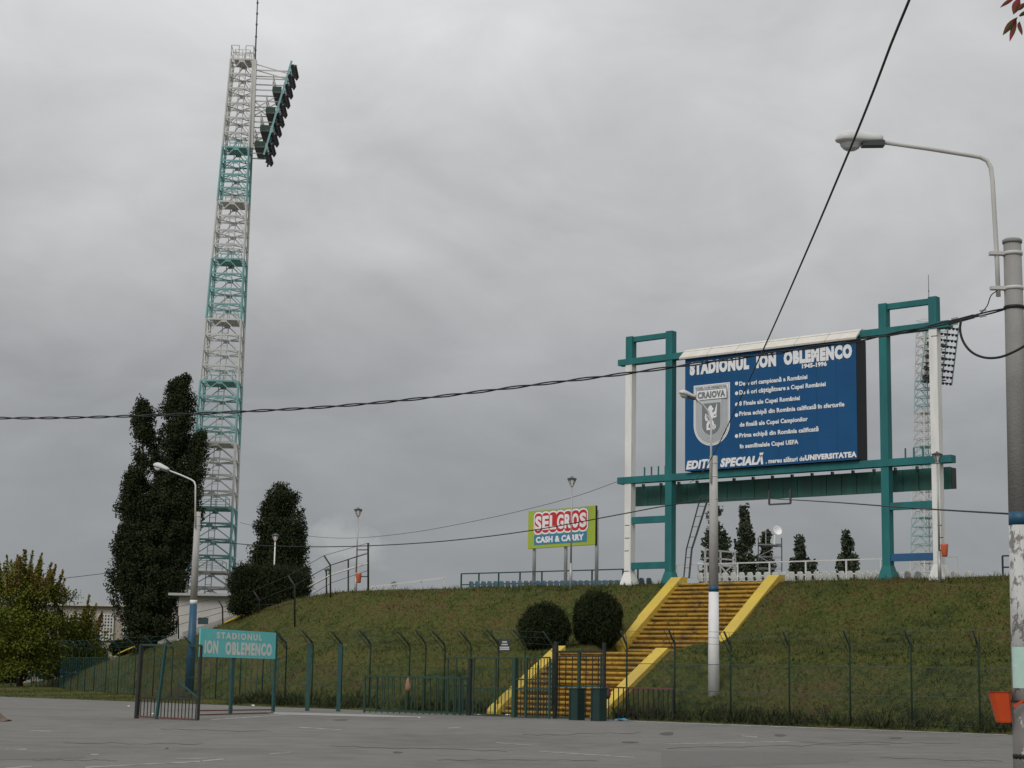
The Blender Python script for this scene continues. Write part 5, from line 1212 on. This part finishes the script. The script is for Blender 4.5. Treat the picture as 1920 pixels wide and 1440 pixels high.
# ------------------------------------------------------------------ trees
def quads(P, size, up_bias=0.0, slim=.62):
    n = len(P); a = RNG.normal(size=(n, 3)); a[:, 2] += up_bias; a /= np.linalg.norm(a, axis=1)[:, None]
    b = RNG.normal(size=(n, 3)); b -= a * np.sum(a * b, 1)[:, None]; b /= np.linalg.norm(b, axis=1)[:, None]
    s = RNG.uniform(size[0], size[1], (n, 1)); a = a * s; b = b * s * slim
    return np.stack([P - a, P - b, P + a, P + b], 1).reshape(-1, 3), np.arange(4 * n).reshape(-1, 4)
def branch_tubes(paths, parent, name='limb'):
    b = MB()
    for pth, r0_, r1_ in paths: b.tube(pth, list(np.linspace(r0_, r1_, len(pth))), 6)
    return b.build(name, 'bark', parent, True)
def poplar(label, base, H, spires, m, leaf=(.10, .19), clumps=300, per=80, group=None, skirt=.12, name='poplar_tree', cl=(.46, .62)):
    t = thing(name, label, 'tree', base, group); base = np.array(base, float)
    paths = [([base - ZUP * .3, base + ZUP * H * .35, base + ZUP * H * .8], .045 * H ** .75, .03)]
    C = []
    tot = sum(h * r for dx, dy, h, r, z0 in spires)
    for dx, dy, h, r, z0 in spires:
        ax0 = base + np.array([dx * .45, dy * .45, z0 * H]); top = base + np.array([dx, dy, h * H])
        paths.append(([ax0 - ZUP * .1, ax0 + (top - ax0) * .5, top - ZUP * .4], .012 * H, .02))
        n = int(clumps * h * r / tot)
        f = RNG.random(n) ** .72
        prof = np.clip(np.minimum((f + .04) / .25, 1) ** .6 * np.sqrt(np.clip(1.01 - f ** 4, .02, 1)), .14, 1)
        bumps = 1 + .22 * np.sin(f * 19 + RNG.random() * 6) * np.cos(f * 31)
        ang = RNG.uniform(0, 2 * math.pi, n); rad = r * prof * bumps * np.sqrt(RNG.uniform(.12, 1, n))
        c = ax0 + (top - ax0) * f[:, None]; c = c + np.stack([np.cos(ang) * rad, np.sin(ang) * rad, 0 * rad], 1)
        C.append(c)
    C = np.concatenate(C); k = RNG.integers(int(per * .6), int(per * 1.3), len(C)); P = np.repeat(C, k, 0)
    g_ = RNG.normal(size=P.shape); g_ /= np.maximum(np.linalg.norm(g_, axis=1)[:, None], 1e-6); rr = RNG.random((len(P), 1)) ** .5
    out_ = P - base; out_[:, 2] = 0; out_ /= np.maximum(np.linalg.norm(out_, axis=1)[:, None], .1)
    dz = g_[:, 2:3] * rr * cl[1]
    P = P + g_ * rr * np.array([cl[0], cl[0], cl[1]]) + out_ * dz * .35
    branch_tubes(paths, t, 'trunk')
    V, Fq = quads(P, leaf, .4); np_obj('crown', V, Fq, m, t); return t
pb = aY(277, 1230, 113); pb[2] = 1.2
poplar('huge dark poplar with three tall spires left of the floodlight mast', pb, 19.5, [(-1.1, 0, .885, 1.1, .10), (1.15, .3, .97, 1.45, .08), (2.7, -.2, .775, .85, .2), (-1.3, -.3, .64, 1.35, .12), (1.7, .3, .60, 1.2, .30), (.6, -.5, .62, 1.6, .06), (-1.75, .2, .46, 1.25, .10), (1.5, .6, .46, 1.1, .30), (.1, 0, .3, 1.5, .03)], 'poplar_leaf', clumps=1300, per=170, leaf=(.045, .10))
pb = aY(519, 1150, 112); pb[2] = 3.4
poplar('round-topped dark poplar behind the hedge block right of the mast', pb, 9.9, [(-.1, 0, .96, 1.1, .06), (.65, .1, .92, .95, .05), (-.8, 0, .84, .95, .05), (1.15, .1, .70, .7, .04), (-1.15, 0, .58, .7, .04), (1.5, 0, .45, .5, .04), (-1.45, 0, .42, .5, .04), (.1, -.3, .7, 1.2, .03)], 'poplar_leaf', clumps=600, per=150, leaf=(.045, .095))
FY = 225.0
for x, yt, wpx, sp_, lab in ((1342, 946, 62, 4, 'tallest distant poplar behind the middle lamp pole'), (1397, 957, 40, 3, 'slender distant poplar with split trunk right of the lamp pole'), (1437, 1002, 36, 3, 'distant poplar in front of the scaffold tower with white dish'), (1500, 1012, 40, 3, 'distant poplar left of the rightmost one under the scoreboard'), (1591, 1004, 46, 3, 'rightmost distant poplar under the scoreboard')):
    b0 = aY(x, 1200, FY); b0[2] = 0; H = float(aY(x, yt, FY)[2]); r = wpx / F_PX * FY / 2
    sps = [(0, 0, 1.0, r * .5, .1), (r * .45, .2, .86, r * .42, .1), (-r * .45, -.2, .84, r * .42, .1)] + ([(r * .6, 0, .72, r * .4, .1), (-r * .6, 0, .6, r * .4, .1)])
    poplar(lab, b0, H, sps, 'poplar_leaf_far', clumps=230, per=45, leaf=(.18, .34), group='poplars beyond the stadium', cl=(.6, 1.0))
b0 = aY(1524, 1200, FY); b0[2] = 0
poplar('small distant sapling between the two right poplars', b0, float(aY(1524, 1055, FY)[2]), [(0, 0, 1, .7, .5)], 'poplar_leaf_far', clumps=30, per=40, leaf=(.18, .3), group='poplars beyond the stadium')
# broad maple at the left
def broad_tree(name, label, base, H, R, m, clumps, per, leaf, zc=.55, shoots=0, ell=(1, 1, .8)):
    t = thing(name, label, 'tree', base); base = np.array(base, float)
    cen = base + ZUP * H * zc; n = clumps
    g_ = RNG.normal(size=(n, 3)); g_ /= np.linalg.norm(g_, axis=1)[:, None]; rad = RNG.random(n) ** .4
    lob = 1 + .18 * np.sin(3 * np.arctan2(g_[:, 1], g_[:, 0]) + 1) + .12 * np.sin(5 * g_[:, 2] * 3)
    C = cen + g_ * (rad * lob)[:, None] * np.array([R * ell[0], R * ell[1], H * (1 - zc) * ell[2]])
    C[:, 2] = np.maximum(C[:, 2], base[2] + H * .10)
    paths = [([base - ZUP * .3, base + ZUP * H * .3, cen], .03 * H, .09)]
    for i in range(14):
        e = C[RNG.integers(n)]; paths.append(([base + ZUP * H * .28, (base + ZUP * H * .35 + e) / 2 + ZUP * .3, e], .07, .02))
    P = [np.repeat(C, per, 0)]; P[0] = P[0] + RNG.normal(size=P[0].shape) * np.array([.36, .36, .28]); Q = []
    for i in range(shoots):                 # upright leafy shoots that break the outline
        a = RNG.uniform(0, 2 * math.pi); rr = R * math.sqrt(RNG.random()) * .95; zt = cen[2] + H * (1 - zc) * math.sqrt(max(.05, 1 - (rr / R / 1.02) ** 2)) * .75
        p0 = cen + np.array([math.cos(a) * rr, math.sin(a) * rr, 0]); p0[2] = zt; L = RNG.uniform(.9, 2.2); tt = RNG.random(150)
        q = p0 + np.outer(tt, np.array([math.cos(a) * .2, math.sin(a) * .2, 1.0]) * L) + RNG.normal(size=(150, 3)) * np.array([.15, .15, .1]) * (1.15 - tt)[:, None]
        Q.append(q); paths.append(([p0 - ZUP * .5, p0 + np.array([math.cos(a) * .2, math.sin(a) * .2, 1.0]) * L], .03, .008))
    branch_tubes(paths, t, 'trunk'); V, Fq = quads(np.concatenate(P), leaf, .3); np_obj('crown', V, Fq, m, t)
    V, Fq = quads(np.concatenate(Q), leaf, .5); np_obj('young_shoots', V, Fq, 'shoot_leaf', t); return t
mb = aY(38, 1262, 120); mb[2] = 0
broad_tree('maple_tree', 'broad olive green maple with reddening shoots at the far left', mb, 8.2, 2.8, 'maple_leaf', 260, 120, (.055, .11), zc=.50, shoots=60, ell=(1, 1, .9))
mb = aY(146, 1262, 124); mb[2] = 0
broad_tree('maple_tree', 'smaller olive green maple leaning beside the big poplar', mb, 5.0, 1.75, 'maple_leaf', 110, 110, (.055, .11), zc=.55, shoots=22)
def shrub(name, label, c, rx, ry, rz, m, n, leaf, group=None, shell=.62, flat=None, slim=.62):
    t = thing(name, label, 'shrub', np.array(c) - ZUP * rz, group)
    g_ = RNG.normal(size=(n, 3)); g_ /= np.linalg.norm(g_, axis=1)[:, None]; rad = (shell + (1 - shell) * RNG.random((n, 1)) ** .8)
    if flat:                                  # clipped block: box shell with rounded edges
        g_ = RNG.uniform(-1, 1, (n, 3)); k_ = RNG.integers(0, 3, n); g_[np.arange(n), k_] = np.sign(g_[np.arange(n), k_])
        g_ /= np.maximum((np.abs(g_) ** 5).sum(1) ** .2, 1)[:, None]
    bump = 1 + .06 * np.sin(g_[:, :1] * 7 + c[0]) * np.cos(g_[:, 2:] * 6 + c[1]) + .04 * np.sin(g_[:, 1:2] * 11 + g_[:, :1] * 5) + np.abs(RNG.normal(size=(n, 1))) * .05 * (1 + np.maximum(g_[:, 2:], 0))
    P = np.array(c) + g_ * rad * bump * np.array([rx, ry, rz])
    V, Fq = quads(P, leaf, 1.1, slim); np_obj('foliage', V, Fq, m, t)
    core = MB(); core.lathe([(rx * .05, -rz * .8), (rx * .45, -rz * .7), (rx * .62, -rz * .3), (rx * .65, rz * .1), (rx * .5, rz * .5), (rx * .05, rz * .72)], c, 10); core.build('filler_core', m, t, True)  # solid core added inside the leaves to block light coming through
    MB().tube([np.array(c) - ZUP * (rz + .35), np.array(c) - ZUP * rz * .3], [.07, .05], 6).build('stem', 'bark', t)
    return t
for x, yc, v, wpx, hpx, lab in ((1021, 1181, 58.7, 92, 92, 'left round clipped dark bush beside the stair landing'), (1121, 1165, 60.6, 90, 104, 'right round clipped dark bush beside the stair landing')):
    c = aV(x, yc, v); k = c[1] / F_PX; shrub('round_bush', lab, c, wpx * k / 2, wpx * k / 2, hpx * k / 2, 'bush_leaf', 22000, (.04, .12), 'round clipped bushes', slim=.2)
c = aY(506, 1109, 102); k = 102 / F_PX
shrub('hedge_block', 'dense dark clipped hedge block on the ridge before the round poplar', c, 69 * k, 2.2, 44 * k, 'bush_leaf', 52000, (.05, .13), flat=.6, shell=.5, slim=.25)
for i, (x, y, Y, w_, h_, lab) in enumerate(((20, 1248, 140, 90, 70, 'dark understorey shrub beneath the maple at the left edge'), (95, 1243, 137, 90, 60, 'dark understorey shrub behind the curving fence end'), (165, 1236, 132, 70, 50, 'dark understorey shrub below the small maple'), (-60, 1240, 142, 120, 90, 'dark shrub outside the maple at the edge'), (232, 1216, 128, 50, 30, 'low dark shrub below the screen windows'))):
    c = aY(x, y, Y); k = Y / F_PX; shrub('understorey_shrub', lab, c, w_ * k / 2, 1.4, h_ * k / 2, 'bush_leaf', 6000, (.07, .15), 'shrubs under the maple', shell=.4)
# overhanging branch of a tree standing just outside the view
nt_ = thing('street_tree', 'red-tinged leafy twig tip hanging in at the upper right corner', 'tree', (6.9, 6.6, 0))
BY = 5.6
tips = [aY(1932, 20, BY), aY(1912, 30, BY), aY(1900, 34, BY)]
hub = aY(1990, -40, BY)
paths_ = [([np.array([6.9, 6.6, -.2]), np.array([6.85, 6.6, 1.6]), np.array([6.6, 6.5, 2.9]), np.array([6.1, 6.4, 4.2]), np.array([5.8, 6.3, 5.4])], .10, .03), ([np.array([6.6, 6.5, 2.9]), np.array([5.2, 6.2, 3.7]), np.array([3.6, 5.8, 3.75]), aY(2080, -100, BY), hub, tips[0], tips[1]], .045, .003), ([np.array([6.6, 6.5, 2.9]), np.array([7.6, 7.0, 4.2]), np.array([8.2, 7.2, 5.2])], .05, .012), ([aY(2000, -50, BY), aY(1945, -30, BY), aY(1905, -18, BY)], .006, .003)]
rt = random.Random(9); twigs = []
for q0_, q1_, n_ in ((np.array([6.1, 6.4, 4.2]), np.array([5.8, 6.3, 5.4]), 16), (np.array([5.2, 6.2, 3.7]), np.array([6.6, 6.5, 3.0]), 10), (np.array([7.6, 7.0, 4.2]), np.array([8.2, 7.2, 5.2]), 14), (np.array([3.9, 5.85, 3.76]), np.array([5.2, 6.2, 3.7]), 10)):
    for i in range(n_):
        o_ = q0_ + (q1_ - q0_) * rt.random(); e_ = o_ + np.array([rt.uniform(-.6, .6), rt.uniform(-.5, .6), rt.uniform(.1, .7)])
        if e_[0] / e_[1] < .50: continue
        paths_.append(([o_, (o_ + e_) / 2 + ZUP * .06, e_], .008, .002)); twigs.append((o_, e_))
branch_tubes(paths_, nt_, 'trunk')
lv = MB()
def lance(p, q, wd, twist):
    p = np.array(p); q = np.array(q); d_ = q - p; L = np.linalg.norm(d_); d_ /= L; sd_ = np.cross(d_, np.array([math.sin(twist), -math.cos(twist), .2])); sd_ /= np.linalg.norm(sd_); nn = np.cross(d_, sd_)
    V_ = []; prof = (.04, .55, .9, 1, .85, .5, .05)
    for i, w_ in enumerate(prof):
        c = p + d_ * L * i / 6 - ZUP * L * .05 * (i / 6) ** 2 * 2
        V_ += [c - sd_ * w_ * wd + nn * wd * .35 * w_, c, c + sd_ * w_ * wd + nn * wd * .35 * w_]
    lv.add(V_, [(i * 3 + k, i * 3 + k + 1, i * 3 + k + 4, i * 3 + k + 3) for i in range(6) for k in (0, 1)])
for (x0, y0, x1, y1, w_, tw_) in ((1908, 32, 1880, 60, .011, .2), (1906, 36, 1893, 72, .009, -.3), (1912, 40, 1916, 62, .012, .5), (1905, -6, 1875, 9, .007, .1), (1912, -5, 1900, 22, .014, .0), (1925, 5, 1908, 16, .008, .6), (1930, 20, 1910, 26, .006, .4), (1925, 30, 1935, 70, .012, .2)):
    lance(aY(x0, y0, BY + .02), aY(x1, y1, BY - .03), w_, tw_)
for o_, e_ in twigs:
    for i in range(9):
        p = o_ + (e_ - o_) * (.25 + .75 * i / 8); lance(p, p + np.array([rt.uniform(-.06, .06), rt.uniform(-.06, .06), rt.uniform(-.07, .0)]), .013, rt.uniform(-1, 1))
lv.build('leaves', 'branch_leaf', nt_)

# ------------------------------------------------------------------ far scaffold tower with dish
sy = 190.0
sc0 = aY(1443, 1200, sy); sc0[2] = 0
sf = thing('scaffold_tower', 'distant grey scaffold tower with white satellite dish behind a poplar', 'scaffold', sc0)
xs_ = (1422, 1466); zt = float(aY(1444, 1008, sy)[2])
cs = [aY(x, 1080, sy + o) * np.array([1, 1, 0]) for o in (0, 2.0) for x in xs_]
for p in cs: bar('standard', p, p + ZUP * zt, .09, .09, 'dark_steel', sf)
zd = float(aY(1444, 1021, sy)[2])
for z in np.arange(2, zt, 1.25):
    for a, b in ((0, 1), (2, 3), (0, 2), (1, 3)): bar('ledger', cs[a] + ZUP * z, cs[b] + ZUP * z, .05, .05, 'galvanised', sf)
for k, z in enumerate(np.arange(2, zd - 1, 1.25)): bar('brace', cs[k % 2] + ZUP * z, cs[1 - k % 2] + ZUP * (z + 1.25), .05, .05, 'galvanised', sf)
MB().hexa([p + ZUP * (zd - .1) for p in (cs[0], cs[1], cs[3], cs[2])], [p + ZUP * (zd + .1) for p in (cs[0], cs[1], cs[3], cs[2])]).build('deck', 'dark_steel', sf)
dc = aY(1457, 996, sy)
MB().tube([aY(1452, 1021, sy), aY(1453, 1003, sy)], .1, 6).build('dish_mast', 'white_band', sf)
MB().lathe([(.05, 0), (.3, .07), (.5, .24), (.53, .3), (.47, .25), (.05, .06)], dc + np.array([0, .3, 0]), 16, np.array([.3, -.9, .35])).build('dish', 'dish_white', sf, True)
MB().tube([aY(1436, 1020, sy), aY(1436, 996, sy), aY(1428, 996, sy)], .05, 5).build('whip', 'galvanised', sf)

# ------------------------------------------------------------------ litter
def scrap(x, y, w_, m, label, group, h=.5):
    p = aZ(x, y, 0) if y > 1318 else None
    b = MB(); r = w_ / F_PX * p[1] / 2; n = 7
    prof = [(r * .9, 0), (r, r * .35 * h), (r * .7, r * .8 * h), (r * .2, r * 1.0 * h)]
    b.lathe(prof, p + ZUP * .008, n); b.v = [tuple(np.array(q) + RNG.normal(size=3) * r * .16 * np.array([1, 1, .4])) for q in b.v]
    zmin = min(q[2] for q in b.v); b.v = [(q[0], q[1], q[2] - zmin + .004) for q in b.v]
    return b.solo('paper_scrap' if m == 'paper' else 'plastic_bag', m, label, 'litter', p, group)
for x, y, w_, wh in ((241, 1325, 6, 'on the verge just left of the open gate'), (475, 1324, 7, 'behind the two sign posts'), (287, 1339, 6, 'seen through the bars of the open gate'), (952, 1342, 9, 'largest of the group at the stair foot left of the turnstile'), (898, 1341, 6, 'right next to the black gate post'), (888, 1338, 5, 'behind the black gate post'), (786, 1346, 4, 'in front of the front queue barrier'), (1300, 1350, 5, 'left of the white pole foot'), (1371, 1351, 6, 'just right of the white pole foot'), (1397, 1353, 5, 'second to the right of the white pole foot'), (1608, 1361, 5, 'below the fence post midway along the right slope'), (1690, 1365, 4, 'smallest near the right end of the fence'), (1808, 1368, 5, 'nearest to the orange bin'), (1502, 1357, 4, 'at the second fence post right of the white pole'), (721, 1335, 4, 'under the left end of the front queue barrier')):
    scrap(x, y, w_, 'paper', 'small white paper scrap ' + wh, 'paper scraps along the fence')
b = scrap(1166, 1352, 27, 'blue_plastic', 'bright blue crumpled plastic bag on the asphalt right of the pillars', None, h=.22)
dp = aZ(-2, 1352, 0)
dm = MB(); dm.lathe([(.9, 0), (.7, .12), (.45, .28), (.2, .42), (.04, .48)], dp + np.array([-.55, 0, -.02]), 14); dm.v = [tuple(np.array(q) + RNG.normal(size=3) * .03) for q in dm.v]
dm.solo('earth_heap', 'soil', 'brown earth heap cut off at the left edge of the asphalt', 'earth heap', dp)
for o_ in list(bpy.data.objects):
    if o_.type == 'MESH' and o_.get('kind') is None and o_.parent is None and o_.get('label') is None: o_['kind'] = 'structure'
